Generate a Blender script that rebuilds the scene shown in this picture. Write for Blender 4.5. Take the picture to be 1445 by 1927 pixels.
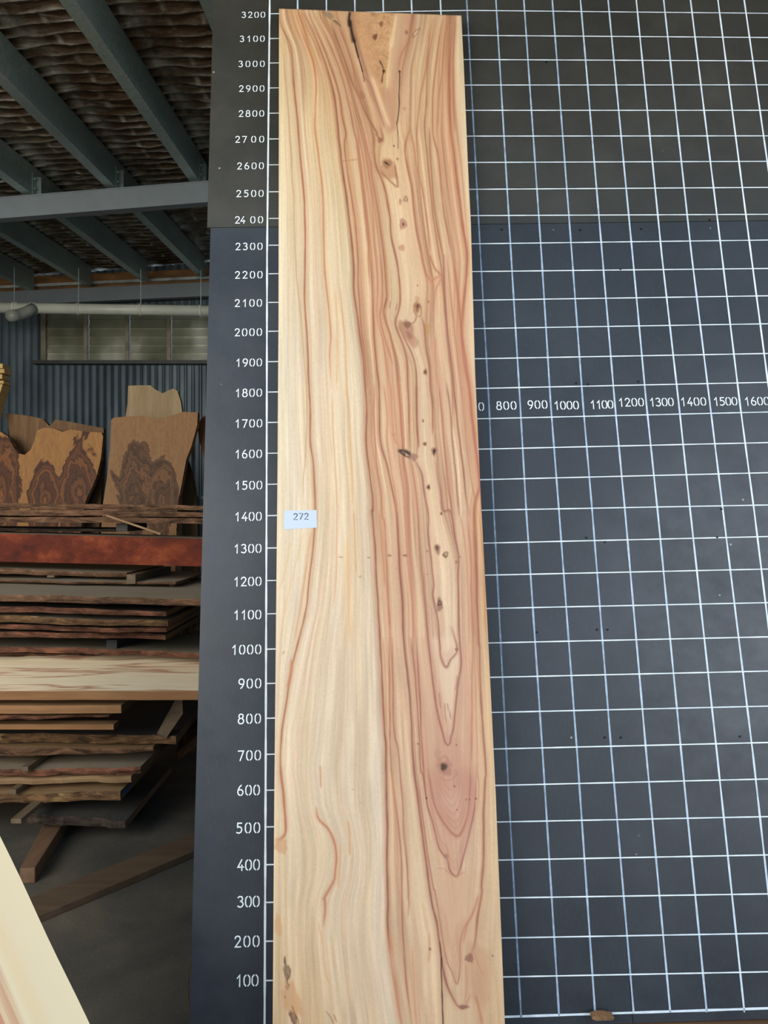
import bpy, bmesh, math, random
import numpy as np
from mathutils import Vector, Matrix
random.seed(7); RNG = np.random.default_rng(7)
for o in list(bpy.data.objects): bpy.data.objects.remove(o)
S = bpy.context.scene
COL = S.collection

# ------------------------------------------------------------------ camera
F = 1391.0; CX = 722.5; CY = 963.5; CAMZ = 1.5
cd = bpy.data.cameras.new('camera'); cam = bpy.data.objects.new('camera', cd); COL.objects.link(cam)
cd.sensor_fit = 'VERTICAL'; cd.sensor_height = 36.0; cd.lens = 36.0 * F / 1927.0
cam.location = (0, 0, CAMZ); cam.rotation_euler = (math.pi / 2, 0, 0); cd.clip_start = .02
S.camera = cam

# ------------------------------------------------------------------ light
W = bpy.data.worlds.new('daylight'); S.world = W; W.use_nodes = True
bg = W.node_tree.nodes['Background']; bg.inputs[0].default_value = (0.56, 0.78, 1.0, 1); bg.inputs[1].default_value = .88
sd = bpy.data.lights.new('open_door_daylight', 'AREA'); sd.shape = 'RECTANGLE'; sd.size = 4.5; sd.size_y = 3.2
sd.energy = 150; sd.color = (0.90, 0.93, 1.0)
so = bpy.data.objects.new('open_door_daylight', sd); COL.objects.link(so)
so.location = (4.0, -1.2, 2.3)
so.rotation_euler = (Vector((-0.2, 2.6, 2.0)) - Vector(so.location)).to_track_quat('-Z', 'Y').to_euler()
sd2 = bpy.data.lights.new('left_fill_light', 'AREA'); sd2.shape = 'RECTANGLE'; sd2.size = 3.2; sd2.size_y = 2.4  # added fill lamp to brighten the timber stack; no opening known there
sd2.energy = 210; sd2.color = (1.0, 0.95, 0.86)
so2 = bpy.data.objects.new('left_fill_light', sd2); COL.objects.link(so2)
so2.location = (-3.4, -1.0, 2.7); so2.rotation_euler = (Vector((-1.6, 4.2, 1.6)) - Vector(so2.location)).to_track_quat('-Z', 'Y').to_euler()
sn_ = bpy.data.lights.new('sun', 'SUN'); sn_.energy = 5.5; sn_.angle = .01; sn_.color = (1.0, .93, .82)
su = bpy.data.objects.new('sun', sn_); COL.objects.link(su)     # behind the shed: lights only the yard in front of the open side
su.rotation_euler = Vector((-.05, -.5, -.866)).to_track_quat('-Z', 'Y').to_euler()
S.view_settings.view_transform = 'Standard'; S.view_settings.look = 'None'
S.view_settings.gamma = 1.0; S.view_settings.use_curve_mapping = False
S.view_settings.exposure = 0.0

# ------------------------------------------------------------------ helpers
def P(px, py, Y):
    return Vector(((px - CX) / F * Y, Y, CAMZ - (py - CY) / F * Y))
def lin(c):
    c = np.asarray(c, float) / 255.0
    return np.where(c <= 0.04045, c / 12.92, ((c + 0.055) / 1.055) ** 2.4)
def L4(c): 
    a = lin(c); return (float(a[0]), float(a[1]), float(a[2]), 1.0)
def tag(o, label=None, cat=None, group=None, kind=None):
    if label: o['label'] = label
    if cat: o['category'] = cat
    if group: o['group'] = group
    if kind: o['kind'] = kind
    return o
def mobj(name, verts, faces, mats, parent=None, mi=None, smooth=False):
    me = bpy.data.meshes.new(name); me.from_pydata([tuple(v) for v in verts], [], faces); me.update()
    if not isinstance(mats, (list, tuple)): mats = [mats]
    for m in mats: me.materials.append(m)
    if mi is not None: me.polygons.foreach_set('material_index', mi)
    if smooth: me.polygons.foreach_set('use_smooth', [True] * len(me.polygons))
    o = bpy.data.objects.new(name, me); COL.objects.link(o)
    if parent: o.parent = parent
    return o
def empty(name, loc=(0, 0, 0)):
    o = bpy.data.objects.new(name, None); COL.objects.link(o); o.location = loc; o.empty_display_size = .1
    return o
def child(o, root):
    """parent keeping world position (root has no rotation)"""
    o.parent = root; o.location = o.location - root.location; return o
class MB:
    def __init__(s): s.v = []; s.f = []; s.mi = []
    def add(s, vs, fs, mi=0):
        b = len(s.v); s.v += [Vector(v) for v in vs]; s.f += [tuple(i + b for i in f) for f in fs]; s.mi += [mi] * len(fs)
    def hexa(s, p, mi=0):   # 8 points: bottom 4 ccw, top 4
        s.add(p, [(0, 3, 2, 1), (4, 5, 6, 7), (0, 1, 5, 4), (1, 2, 6, 5), (2, 3, 7, 6), (3, 0, 4, 7)], mi)
    def box(s, x0, x1, y0, y1, z0, z1, mi=0):
        s.hexa([(x0, y0, z0), (x1, y0, z0), (x1, y1, z0), (x0, y1, z0), (x0, y0, z1), (x1, y0, z1), (x1, y1, z1), (x0, y1, z1)], mi)
    def tube(s, pts, r, n=12, cap=True, mi=0):
        pts = [Vector(p) for p in pts]; rings = []
        for i, p in enumerate(pts):
            d = (pts[min(i + 1, len(pts) - 1)] - pts[max(i - 1, 0)]).normalized()
            a = d.cross(Vector((0, 0, 1)))
            if a.length < 1e-3: a = d.cross(Vector((0, 1, 0)))
            a.normalize(); b = d.cross(a)
            rr = r[i] if isinstance(r, (list, tuple)) else r
            rings.append([p + (a * math.cos(t) + b * math.sin(t)) * rr for t in [2 * math.pi * k / n for k in range(n)]])
        vs = [v for g in rings for v in g]; fs = []
        for i in range(len(rings) - 1):
            for k in range(n):
                fs.append((i * n + k, i * n + (k + 1) % n, (i + 1) * n + (k + 1) % n, (i + 1) * n + k))
        if cap: fs += [tuple(reversed(range(n))), tuple(range((len(rings) - 1) * n, len(rings) * n))]
        s.add(vs, fs, mi)
    def prism(s, prof, a, b, mi=0):  # profile points (x,z) swept from Y=a to Y=b
        n = len(prof); vs = [(x, a, z) for x, z in prof] + [(x, b, z) for x, z in prof]
        fs = [(i, (i + 1) % n, n + (i + 1) % n, n + i) for i in range(n)] + [tuple(reversed(range(n))), tuple(range(n, 2 * n))]
        s.add(vs, fs, mi)
    def build(s, name, mats, parent=None, smooth=False, bevel=0):
        o = mobj(name, s.v, s.f, mats, parent, s.mi, smooth)
        bm = bmesh.new(); bm.from_mesh(o.data); bmesh.ops.recalc_face_normals(bm, faces=bm.faces); bm.to_mesh(o.data); bm.free()
        if bevel:
            m = o.modifiers.new('bevel', 'BEVEL'); m.width = bevel; m.segments = 2; m.limit_method = 'ANGLE'
        return o

# ------------------------------------------------------------------ node material kit
class NM:
    def __init__(s, name, rough=.6, metal=0, spec=.5):
        s.m = bpy.data.materials.new(name); s.m.use_nodes = True; s.t = s.m.node_tree; s.n = s.t.nodes
        s.p = s.n['Principled BSDF']; s.p.inputs['Roughness'].default_value = rough
        s.p.inputs['Metallic'].default_value = metal; s.p.inputs['Specular IOR Level'].default_value = spec
        s.tc = s.n.new('ShaderNodeTexCoord')
    def link(s, a, b): s.t.links.new(a, b)
    def map(s, scale=(1, 1, 1), rot=(0, 0, 0), src='Object', loc=(0, 0, 0)):
        m = s.n.new('ShaderNodeMapping'); m.inputs['Scale'].default_value = scale; m.inputs['Rotation'].default_value = rot
        m.inputs['Location'].default_value = loc
        s.link(s.tc.outputs[src], m.inputs[0]); return m.outputs[0]
    def noise(s, vec, scale=5, detail=4, rough=.55, dist=0):
        n = s.n.new('ShaderNodeTexNoise'); n.inputs['Scale'].default_value = scale; n.inputs['Detail'].default_value = detail
        n.inputs['Roughness'].default_value = rough; n.inputs['Distortion'].default_value = dist
        s.link(vec, n.inputs['Vector']); return n.outputs['Fac']
    def wave(s, vec, scale=5, dist=2, detail=3, dscale=1, dirn='X', prof='SIN'):
        n = s.n.new('ShaderNodeTexWave'); n.bands_direction = dirn; n.wave_profile = prof
        n.inputs['Scale'].default_value = scale; n.inputs['Distortion'].default_value = dist
        n.inputs['Detail'].default_value = detail; n.inputs['Detail Scale'].default_value = dscale
        s.link(vec, n.inputs['Vector']); return n.outputs['Fac']
    def ramp(s, fac, stops):
        r = s.n.new('ShaderNodeValToRGB'); e = r.color_ramp.elements
        while len(e) < len(stops): e.new(.5)
        for i, (p, c) in enumerate(stops):
            e[i].position = p; e[i].color = L4(c) if len(c) == 3 else c
        s.link(fac, r.inputs[0]); return r.outputs[0]
    def fr(s, fac, a, b, lo=0., hi=1.):
        r = s.n.new('ShaderNodeMapRange'); r.inputs[1].default_value = a; r.inputs[2].default_value = b
        r.inputs[3].default_value = lo; r.inputs[4].default_value = hi; s.link(fac, r.inputs[0]); return r.outputs[0]
    def math(s, op, a, b=None):
        m = s.n.new('ShaderNodeMath'); m.operation = op
        for i, v in enumerate((a, b)):
            if v is None: continue
            if isinstance(v, (int, float)): m.inputs[i].default_value = v
            else: s.link(v, m.inputs[i])
        return m.outputs[0]
    def mix(s, fac, a, b, mode='MIX'):
        m = s.n.new('ShaderNodeMix'); m.data_type = 'RGBA'; m.blend_type = mode
        if isinstance(fac, (int, float)): m.inputs[0].default_value = fac
        else: s.link(fac, m.inputs[0])
        for i, v in ((6, a), (7, b)):
            if isinstance(v, (tuple, list)): m.inputs[i].default_value = L4(v) if len(v) == 3 else v
            else: s.link(v, m.inputs[i])
        return m.outputs[2]
    def attr(s, name):
        a = s.n.new('ShaderNodeAttribute'); a.attribute_name = name; return a
    def col(s, c):
        if isinstance(c, (tuple, list)): s.p.inputs['Base Color'].default_value = L4(c)
        else: s.link(c, s.p.inputs['Base Color'])
    def bump(s, h, strength=.3, dist=.01):
        b = s.n.new('ShaderNodeBump'); b.inputs['Strength'].default_value = strength; b.inputs['Distance'].default_value = dist
        s.link(h, b.inputs['Height']); s.link(b.outputs[0], s.p.inputs['Normal'])

def simple(name, c, rough=.6, metal=0, var=.25, scale=8, bump=0, stretch=(1, 1, 1)):
    m = NM(name, rough, metal); v = m.map(stretch); n = m.noise(v, scale, 5)
    d = tuple(x * (1 - var) for x in c); b = tuple(min(255, x * (1 + var * .6)) for x in c)
    m.col(m.ramp(n, [(.3, d), (.5, c), (.72, b)]))
    if bump: m.bump(n, bump)
    return m.m
def wood(name, pale, dark, axis='X', rings=9, streak=30, rough=.75, dust=None, dustamt=.4, bump=.25, dist=5):
    """sawn timber with the grain along an axis"""
    m = NM(name, rough, 0, .25)
    st = {'X': (.12, 1, 1), 'Y': (1, .12, 1), 'Z': (1, 1, .12)}[axis]
    v = m.map(st); w = m.noise(m.map({'X': (.04, 1, 1), 'Y': (1, .04, 1), 'Z': (1, 1, .04)}[axis]), rings * 2.2, 3, .6, .6); n = m.noise(v, streak, 6, .65)
    c = m.ramp(m.math('ADD', m.math('MULTIPLY', w, .5), m.math('MULTIPLY', n, .5)), [(.25, dark), (.5, tuple((a + b) / 2 for a, b in zip(pale, dark))), (.75, pale)])
    if dust:
        n2 = m.noise(m.map((1, 1, 1)), 2.2, 5, .6)
        c = m.mix(m.fr(n2, .45 - dustamt * .4, .75 - dustamt * .3), c, dust)
    m.col(c); m.bump(n, bump, .004); return m.m
def barkmat(name, c, dark=(40, 28, 20), hi=(190, 160, 120), hiamt=.62):
    m = NM(name, .85, 0, .2); v = m.map((.45, 1, 1.6)); n = m.noise(v, 22, 8, .7, .6)
    n2 = m.noise(m.map((.3, 1, 1)), 7, 4, .6)
    a = m.ramp(n, [(.32, dark), (.5, c), (.64, tuple(min(255, x * 1.35) for x in c))])
    m.col(m.mix(m.fr(n2, hiamt, hiamt + .06), a, hi)); m.bump(n, .8, .012); return m.m

# ================================================================== THE SETTING
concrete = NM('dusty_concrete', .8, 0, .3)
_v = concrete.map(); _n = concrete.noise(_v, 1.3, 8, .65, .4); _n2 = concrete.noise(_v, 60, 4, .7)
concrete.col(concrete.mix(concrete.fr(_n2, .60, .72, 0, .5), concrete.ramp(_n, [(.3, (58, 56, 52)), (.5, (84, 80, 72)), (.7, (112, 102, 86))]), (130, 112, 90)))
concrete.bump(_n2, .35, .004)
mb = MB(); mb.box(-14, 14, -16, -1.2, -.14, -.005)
yard = simple('pale_yard_concrete', (176, 164, 146), .8, 0, .12, 1.5)  # unseen ground, made pale to bounce warm light into the shed
tag(mb.build('trim_1', yard), 'unseen concrete yard made pale to bounce sunlight into the open side of the shed', 'ground', kind='structure')
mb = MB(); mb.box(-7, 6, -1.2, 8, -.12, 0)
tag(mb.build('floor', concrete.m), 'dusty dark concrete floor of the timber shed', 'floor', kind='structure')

YW = 7.66
SL = .083
def zp(x, y): return 3.891 + SL * (x + 1.817) + .059 * (y - 7.5)      # underside of the purlins
steelwall = NM('dark_corrugated_cladding', .45, .35, .5)
_v = steelwall.map((1, 1, .3)); _n = steelwall.noise(_v, 5, 6)
steelwall.col(steelwall.ramp(_n, [(.3, (62, 72, 76)), (.55, (82, 94, 100)), (.75, (102, 114, 118))]))
def corrugated(x0, x1, z0, z1, name, label):
    n = int((x1 - x0) / .076 * 8); xs = [x0 + (x1 - x0) * i / n for i in range(n + 1)]
    vs = []; fs = []
    for x in xs:
        y = YW - .016 * max(0., math.cos(2 * math.pi * x / .076)) ** 2; vs += [(x, y, z0), (x, y, z1 if z1 < 3.7 else zp(x, YW) + .19)]
    for i in range(n): fs.append((2 * i, 2 * i + 2, 2 * i + 3, 2 * i + 1))
    b = len(vs)
    vs += [(x0, YW + .03, z0), (x1, YW + .03, z0), (x1, YW + .03, z1 if z1 < 3.7 else zp(x1, YW) + .19), (x0, YW + .03, z1 if z1 < 3.7 else zp(x0, YW) + .19)]
    fs.append((b, b + 3, b + 2, b + 1))
    return vs, fs
ZT = 3.72
wx0, wx1 = P(88, 0, YW).x, P(470, 0, YW).x
wz0, wz1 = P(0, 681, YW).z, P(0, 588, YW).z
vs = []; fs = []
for (a, b, c, d) in ((-6.5, wx0, 0, ZT), (wx0, wx1, 0, wz0), (wx0, wx1, wz1, ZT), (wx1, 5.5, 0, ZT)):
    v, f = corrugated(a, b, c, d, '', ''); k = len(vs); vs += v; fs += [tuple(i + k for i in q) for q in f]
tag(mobj('wall_back', vs, fs, steelwall.m, smooth=False), 'dark blue-grey corrugated steel back wall', 'wall', kind='structure')
mb = MB(); mb.box(-6.6, -6.5, 1.2, YW, 0, 3.6)
tag(mb.build('wall_left', simple('shed_side_cladding', (60, 66, 70), .6)), 'steel side wall', 'wall', kind='structure')
mb = MB(); mb.box(5.5, 5.6, 2.6, YW, 0, 4.3)
tag(mb.build('wall_right', simple('shed_side_cladding_right', (70, 76, 80), .6)), 'steel side wall', 'wall', kind='structure')

# roof: foil faced blanket over purlins; slopes up to the right
foil = NM('wrinkled_silver_foil', .30, .55, .5)
_v = foil.map(); _n = foil.noise(foil.map((1, 3, 1)), 9, 8, .7, .5); _c = foil.noise(_v, 1.1, 3)
foil.col(foil.mix(foil.fr(_n, .55, .75, 0, .6), foil.ramp(_c, [(.3, (82, 60, 36)), (.55, (96, 76, 54)), (.8, (118, 110, 94))]), (190, 190, 182)))
_fo = foil.attr('glint_wire'); _b0 = foil.p.inputs['Base Color'].links[0].from_socket
foil.col(foil.mix(foil.math('MULTIPLY', _fo.outputs['Fac'], foil.fr(foil.noise(foil.map(), 6, 4, .6), .35, .6)), _b0, (214, 214, 204)))  # pale silver on pleat crests: highlights put into the colour, plus mesh wires
foil.bump(_n, .8, .025)
nx, ny = 240, 1250
X = np.r_[np.linspace(-6.5, -3.6, 31)[:-1], np.linspace(-3.6, .4, 181)[:-1], np.linspace(.4, 5.5, 31)]; Yr = np.linspace(1.3, YW + .2, ny + 1)
XX, YY = np.meshgrid(X, Yr); ph = RNG.random(64) * 6.28
wob = .012 * np.sin(XX * 1.7 + 1) + .014 * np.sin(XX * 4.1 + YY * 2) + .006 * np.sin(XX * 11 + YY * 5)
pl = np.abs(np.sin(math.pi * (YY + wob) / .092)) ** .6
ZZ = 3.891 + .215 + .059 * (YY - 7.5) + SL * (XX + 1.817) + .020 * pl - .012 + .006 * np.sin(YY * 31 + XX * 7) * np.sin(XX * 23)
sag = np.sin(math.pi * ((XX + 1.817) % .577) / .577) ** 2
ZZ -= .018 * sag * (.5 + .5 * np.sin(YY * 2.2 + XX))
vs = np.stack([XX, YY, ZZ], -1).reshape(-1, 3)
idx = np.arange((nx + 1) * (ny + 1)).reshape(ny + 1, nx + 1)
fq = np.stack([idx[:-1, :-1], idx[1:, :-1], idx[1:, 1:], idx[:-1, 1:]], -1).reshape(-1, 4)
b = len(vs)
tv = [(-6.5, 1.3, zp(-6.5, 1.3) + .34), (5.5, 1.3, zp(5.5, 1.3) + .34), (5.5, YW + .2, zp(5.5, YW) + .35), (-6.5, YW + .2, zp(-6.5, YW) + .35)]
glint_wire = 1.8 * (1 - pl) ** 3 * (.6 + .4 * np.sin(XX * 5 + YY * 3)); glint_wire = np.maximum(glint_wire, .8 * (np.abs(((XX + 1.817 + .10 + .012 * np.sin(YY * 9)) % .19) - .095) < .008) * (np.sin(YY * 37 + XX * 3) > -.4))
near = np.clip(1 - np.abs(((XX + 1.817 + .03) % .577) - .05) / .09, 0, 1); glint_wire = np.maximum(glint_wire, .75 * near)
ce = mobj('ceiling', list(map(tuple, vs)) + tv, fq.tolist() + [(b, b + 1, b + 2, b + 3)], foil.m, smooth=True)
fa = ce.data.attributes.new('glint_wire', 'FLOAT', 'POINT'); fa.data.foreach_set('value', np.r_[np.clip(glint_wire, 0, 1).ravel(), np.zeros(4)].astype(np.float32))
tag(ce,
    'roof lining of brown and silver wrinkled foil held by mesh', 'ceiling', kind='structure')

galv = NM('galvanised_steel', .45, .55, .5)
_n = galv.noise(galv.map((1, 1, 1)), 45, 4, .6); _n3 = galv.noise(galv.map((1, .3, 1)), 3, 4)
galv.col(galv.mix(galv.fr(_n3, .4, .7), galv.ramp(_n, [(.35, (158, 178, 172)), (.65, (190, 208, 200))]), (150, 166, 164)))
# C purlins: run away from the camera on top of the rafters
WHICH = {-4: 'fifth from the black board, passing over the far left corner', 0: 'beside the black board edge, ending above the window right end', -1: 'second from the black board at its far end, above the louvre window',
         -2: 'third from the black board, ending over the left end of the window', -3: 'ending at the far left above the pipe elbow',
         1: 'crossing the top of the photo close to the black board', 2: 'just seen in the top corner against the black board', 3: 'hidden above the black board'}
for i in range(-4, 4):
    t = .004; w = .07; h = .2; lip = .018; root = empty('purlin', (-1.817 + .577 * i, 7.5, zp(-1.817 + .577 * i, 7.5)))
    def sec(y):
        x = -1.817 + .577 * i + .0175 * (y - 7.5); z = zp(-1.817 + .577 * i, y)
        return [(2 * x - w - a, y, z_) for a, y, z_ in reversed(sec0(x, y, z))]
    def sec0(x, y, z):
        return [(x - w, y, z), (x, y, z), (x, y, z + lip), (x - t, y, z + lip), (x - t, y, z + t), (x - w + t, y, z + t), (x - w + t, y, z + h - t), (x - t, y, z + h - t),
            (x - t, y, z + h - lip), (x, y, z + h - lip), (x, y, z + h), (x - w, y, z + h)]
    mb = MB(); mb.add(sec(1.3) + sec(7.5), [(q, (q + 1) % 12, 12 + (q + 1) % 12, 12 + q) for q in range(12)] + [tuple(reversed(range(12))), tuple(range(12, 24))])
    child(mb.build('channel', galv.m), root)
    x = -1.817 + .577 * i + .0175 * (5.15 - 7.5); z = zp(-1.817 + .577 * i, 5.15)
    mb = MB(); mb.box(x + .001, x + .006, 5.11, 5.18, z - .002, z + .14); mb.box(x + .006, x + .035, 5.174, 5.18, z - .002, z + .14)
    child(mb.build('cleat', galv.m), root)
    for zz in (.045, .11):
        mb = MB(); mb.tube([(x + .004, 5.135, z + zz), (x + .018, 5.135, z + zz)], .009, 6)
        child(mb.build('bolt', galv.m), root)
    tag(root, 'galvanised roof purlin ' + WHICH[i], 'roof beam', 'galvanised purlins under the foil roof')
paintst = simple('grey_painted_steel', (118, 126, 130), .5, .1, .03, 12)
def rafter(Y, pl_, pr_, hpx, name, label):
    a = P(*pl_, Y); b_ = P(*pr_, Y); d = (b_ - a) / (b_.x - a.x)
    a = a + d * (-6.4 - a.x); e = a + d * 11.8; hh = hpx / F * Y; fl = .07
    root = empty('rafter', (a.x, Y, a.z - hh))
    def bar(z0, z1, y0, y1, nm):
        mb = MB(); mb.hexa([(a.x, y0, a.z + z0), (e.x, y0, e.z + z0), (e.x, y1, e.z + z0), (a.x, y1, a.z + z0),
                            (a.x, y0, a.z + z1), (e.x, y0, e.z + z1), (e.x, y1, e.z + z1), (a.x, y1, a.z + z1)])
        child(mb.build(nm, paintst), root)
    bar(-hh, -hh + .008, Y, Y + fl, 'bottom_flange'); bar(-.008, 0, Y - .004, Y + fl, 'top_flange'); bar(-hh + .008, -.008, Y, Y + .008, 'web')
    tag(root, label, 'roof beam')
rafter(5.1, (0, 371), (392, 340), 40, 'rafter', 'wide grey painted steel beam crossing below the purlins')
rafter(7.5, (0, 549), (385, 531), 26, 'rafter', 'far grey painted steel beam on top of the back wall')
# timber fascia and pale strip above the far beam
br = simple('brown_timber_strip', (120, 84, 42), .7, 0, .35, 10, 0, (.3, 1, 1)); pale = simple('pale_flashing', (160, 168, 164), .5)
def strip(Y, l, r, hpx, mat, name, lab, cat):
    a = P(*l, Y); b_ = P(*r, Y); hh = hpx / F * Y
    mb = MB(); mb.hexa([(a.x, Y, a.z - hh), (b_.x, Y, b_.z - hh), (b_.x, Y + .03, b_.z - hh), (a.x, Y + .03, a.z - hh), (a.x, Y, a.z), (b_.x, Y, b_.z), (b_.x, Y + .03, b_.z), (a.x, Y + .03, a.z)])
    tag(mb.build(name, mat), lab, cat)
strip(7.6, (-60, 526), (440, 503), 14, br, 'fascia_board', 'brown timber strip along the roof edge above the far beam', 'board')
strip(7.57, (-60, 540), (440, 517), 5, pale, 'flashing_strip', 'thin pale metal strip below the brown roof edge timber', 'flashing')
strip(7.61, (-60, 545), (440, 522), 12, br, 'fascia_board', 'narrow brown timber under the pale metal strip', 'board')

# louvre window
alu = simple('weathered_aluminium', (120, 112, 92), .5, .4, .2)
glass = NM('dusty_louvre_glass', .3, 0, .5)
_n = glass.noise(glass.map((1.2, 1, 1.0)), 1.6, 3, .5)
glass.col(glass.ramp(_n, [(.35, (96, 96, 76)), (.55, (140, 140, 118)), (.7, (206, 206, 190))]))
glass.p.inputs['Transmission Weight'].default_value = .14
root = empty('window_1', (wx0, YW, wz0)); tag(root, 'long louvre window high in the corrugated wall', 'window', kind='structure')
mull = [88, 167, 244, 322, 402, 480]
mb = MB()
mb.box(wx0 - .03, wx0 + .02, YW - .07, YW + .02, wz0, wz1); mb.box(wx0 - .03, wx1, YW - .06, YW + .02, wz1 - .02, wz1 + .02)
child(mb.build('window_frame', alu), root)
mb = MB(); mb.box(wx0 - .11, wx1, YW - .09, YW + .02, wz0 - .035, wz0); child(mb.build('window_sill', simple('dark_steel_sill', (46, 50, 44), .5)), root)
for m_ in mull[1:5]:
    x = P(m_, 0, YW).x; mb = MB(); mb.box(x - .022, x + .012, YW - .075, YW + .02, wz0, wz1); child(mb.build('mullion', alu), root)
for j in range(4):
    xa = P(mull[j], 0, YW).x + .02; xb = P(mull[j + 1], 0, YW).x - .022; mb = MB(); n = 6
    for q in range(n):
        z0 = wz0 + (wz1 - wz0) * q / n; z1 = z0 + (wz1 - wz0) / n + .008
        mb.hexa([(xa, YW - .045, z0), (xb, YW - .045, z0), (xb, YW - .040, z0), (xa, YW - .040, z0), (xa, YW - .02, z1), (xb, YW - .02, z1), (xb, YW - .015, z1), (xa, YW - .015, z1)])
    child(mb.build('louvre_blades', glass.m), root)

# white drain pipe hung under the beam
pvc = simple('cream_pvc', (200, 202, 186), .4, 0, .06, 4)
a = P(-70, 578, 6.9); b_ = P(460, 586, 6.9)
root = empty('drain_pipe', a); tag(root, 'long cream plastic drain pipe hung under the far roof beam', 'pipe')
mb = MB(); mb.tube([a, b_], .049, 24); o = mb.build('pipe_run', pvc, smooth=True); child(o, root)
mb = MB(); c0 = P(40, 588, 6.88)
mb.tube([P(64, 579, 6.86), P(52, 586, 6.82), P(38, 592, 6.78), P(27, 594, 6.72), P(19, 594, 6.66)], [.046, .05, .052, .053, .05], 20)
child(mb.build('branch_pipe', simple('grey_pvc', (150, 152, 142), .4, 0, .08), smooth=True), root)
for px in (27, 33, 60, 66, 148, 265, 378):
    p = a + (b_ - a) * ((px + 70) / 530.0); mb = MB(); mb.tube([p - Vector((.012, 0, 0)), p + Vector((.012, 0, 0))], .056, 24)
    child(mb.build('pipe_clamp', pvc, smooth=True), root)
for px in (27, 148, 265, 378):
    p = a + (b_ - a) * ((px + 70) / 530.0); mb = MB(); mb.tube([p + Vector((0, 0, .05)), p + Vector((0, 0, .38))], .004, 6)
    child(mb.build('hanger_rod', galv.m), root)

# ================================================================== MEASURING BOARD (leaning plane)
def rod(r):
    t = np.linalg.norm(r); k = np.array(r) / t; K = np.array([[0, -k[2], k[1]], [k[2], 0, -k[0]], [-k[1], k[0], 0]])
    return np.eye(3) + math.sin(t) * K + (1 - math.cos(t)) * K @ K
Rc = rod([-0.1984828, -0.01478052, -0.02099258]) @ np.array([[1, 0, 0], [0, 0, -1], [0, 1, 0]])
Tc = np.array([-0.32754591, 1.38089645, 1.98456258])
C2W = np.array([[1, 0, 0], [0, 0, 1], [0, -1, 0]])
RW = C2W @ Rc; TW = C2W @ Tc + np.array([0, 0, CAMZ])
BX = Vector(RW[:, 0]); BN = Vector(RW[:, 1]); BZ = Vector(RW[:, 2]); BO = Vector(TW)   # BN points away from camera
def bw(x, z, off=0.0): return BO + BX * x + BZ * z - BN * off     # off = distance in front of the board
def hit(px, py, off=0.0):
    d = P(px, py, 1.0) - Vector((0, 0, CAMZ)); o = BO - BN * off
    t = (o - Vector((0, 0, CAMZ))).dot(BN) / d.dot(BN); return Vector((0, 0, CAMZ)) + d * t
def hitb(px, py):
    q = hit(px, py) - BO; return q.dot(BX), q.dot(BZ)
def filmmat(nm, c1, c2, c3):
  film = NM(nm, .36, 0, .5)
  _v = film.map(); _n = film.noise(_v, 3, 6, .6); _f = film.noise(film.map((6, 6, .6)), 40, 4, .7); _g = film.noise(film.map((.8, 1, 1)), 14, 6, .65)
  _c = film.ramp(_n, [(.3, c1), (.55, c2), (.75, c3)])
  _c = film.mix(film.fr(_f, .5, .8, 0, .35), _c, (70, 70, 70)); film.col(_c)
  film.link(film.fr(_g, .3, .7, .30, .48), film.p.inputs['Roughness'])
  vo = film.n.new('ShaderNodeTexVoronoi'); vo.inputs['Scale'].default_value = 7; film.link(_v, vo.inputs['Vector'])
  _c2 = film.mix(film.fr(vo.outputs['Distance'], .028, .016), _c, (150, 150, 146)); film.col(_c2)
  film.bump(_f, .05, .002)
  return film.m
film_low = filmmat('black_film_faced_plywood', (38, 42, 48), (46, 50, 57), (56, 60, 66))
film_top = filmmat('black_film_warm_reflection', (47, 46, 41), (56, 55, 49), (67, 65, 58))  # top sheets: warm roof reflection put into the film colour
BW1 = 2.6
board = empty('measuring_board', bw(0, 0)); tag(board, 'big black plywood board painted with a white measuring grid and stencilled numbers', 'measuring board')
def sheet(x0, x1, z0, z1, fm=None, nm='plywood_sheet'):
    mb = MB(); mb.hexa([bw(x0, z0), bw(x1, z0), bw(x1, z0, -.018), bw(x0, z0, -.018), bw(x0, z1), bw(x1, z1), bw(x1, z1, -.018), bw(x0, z1, -.018)])
    return child(mb.build(nm, fm or film_low), board)
zj = hitb(440, 428)[1]; xj = 1.0
xl0, _ = hitb(366, 1900); xl1, _ = hitb(388, 470); xu, _ = hitb(396, 200)
xl = (xl0 + xl1) / 2
sheet(xl, xj - .0008, -.02, zj - .001); sheet(xj + .0008, BW1, -.02, zj - .001)
sheet(xu, xu + 2.4, zj + .001, zj + 1.2, film_top); sheet(xu + 2.402, BW1, zj + .001, zj + 1.2, film_top)

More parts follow.
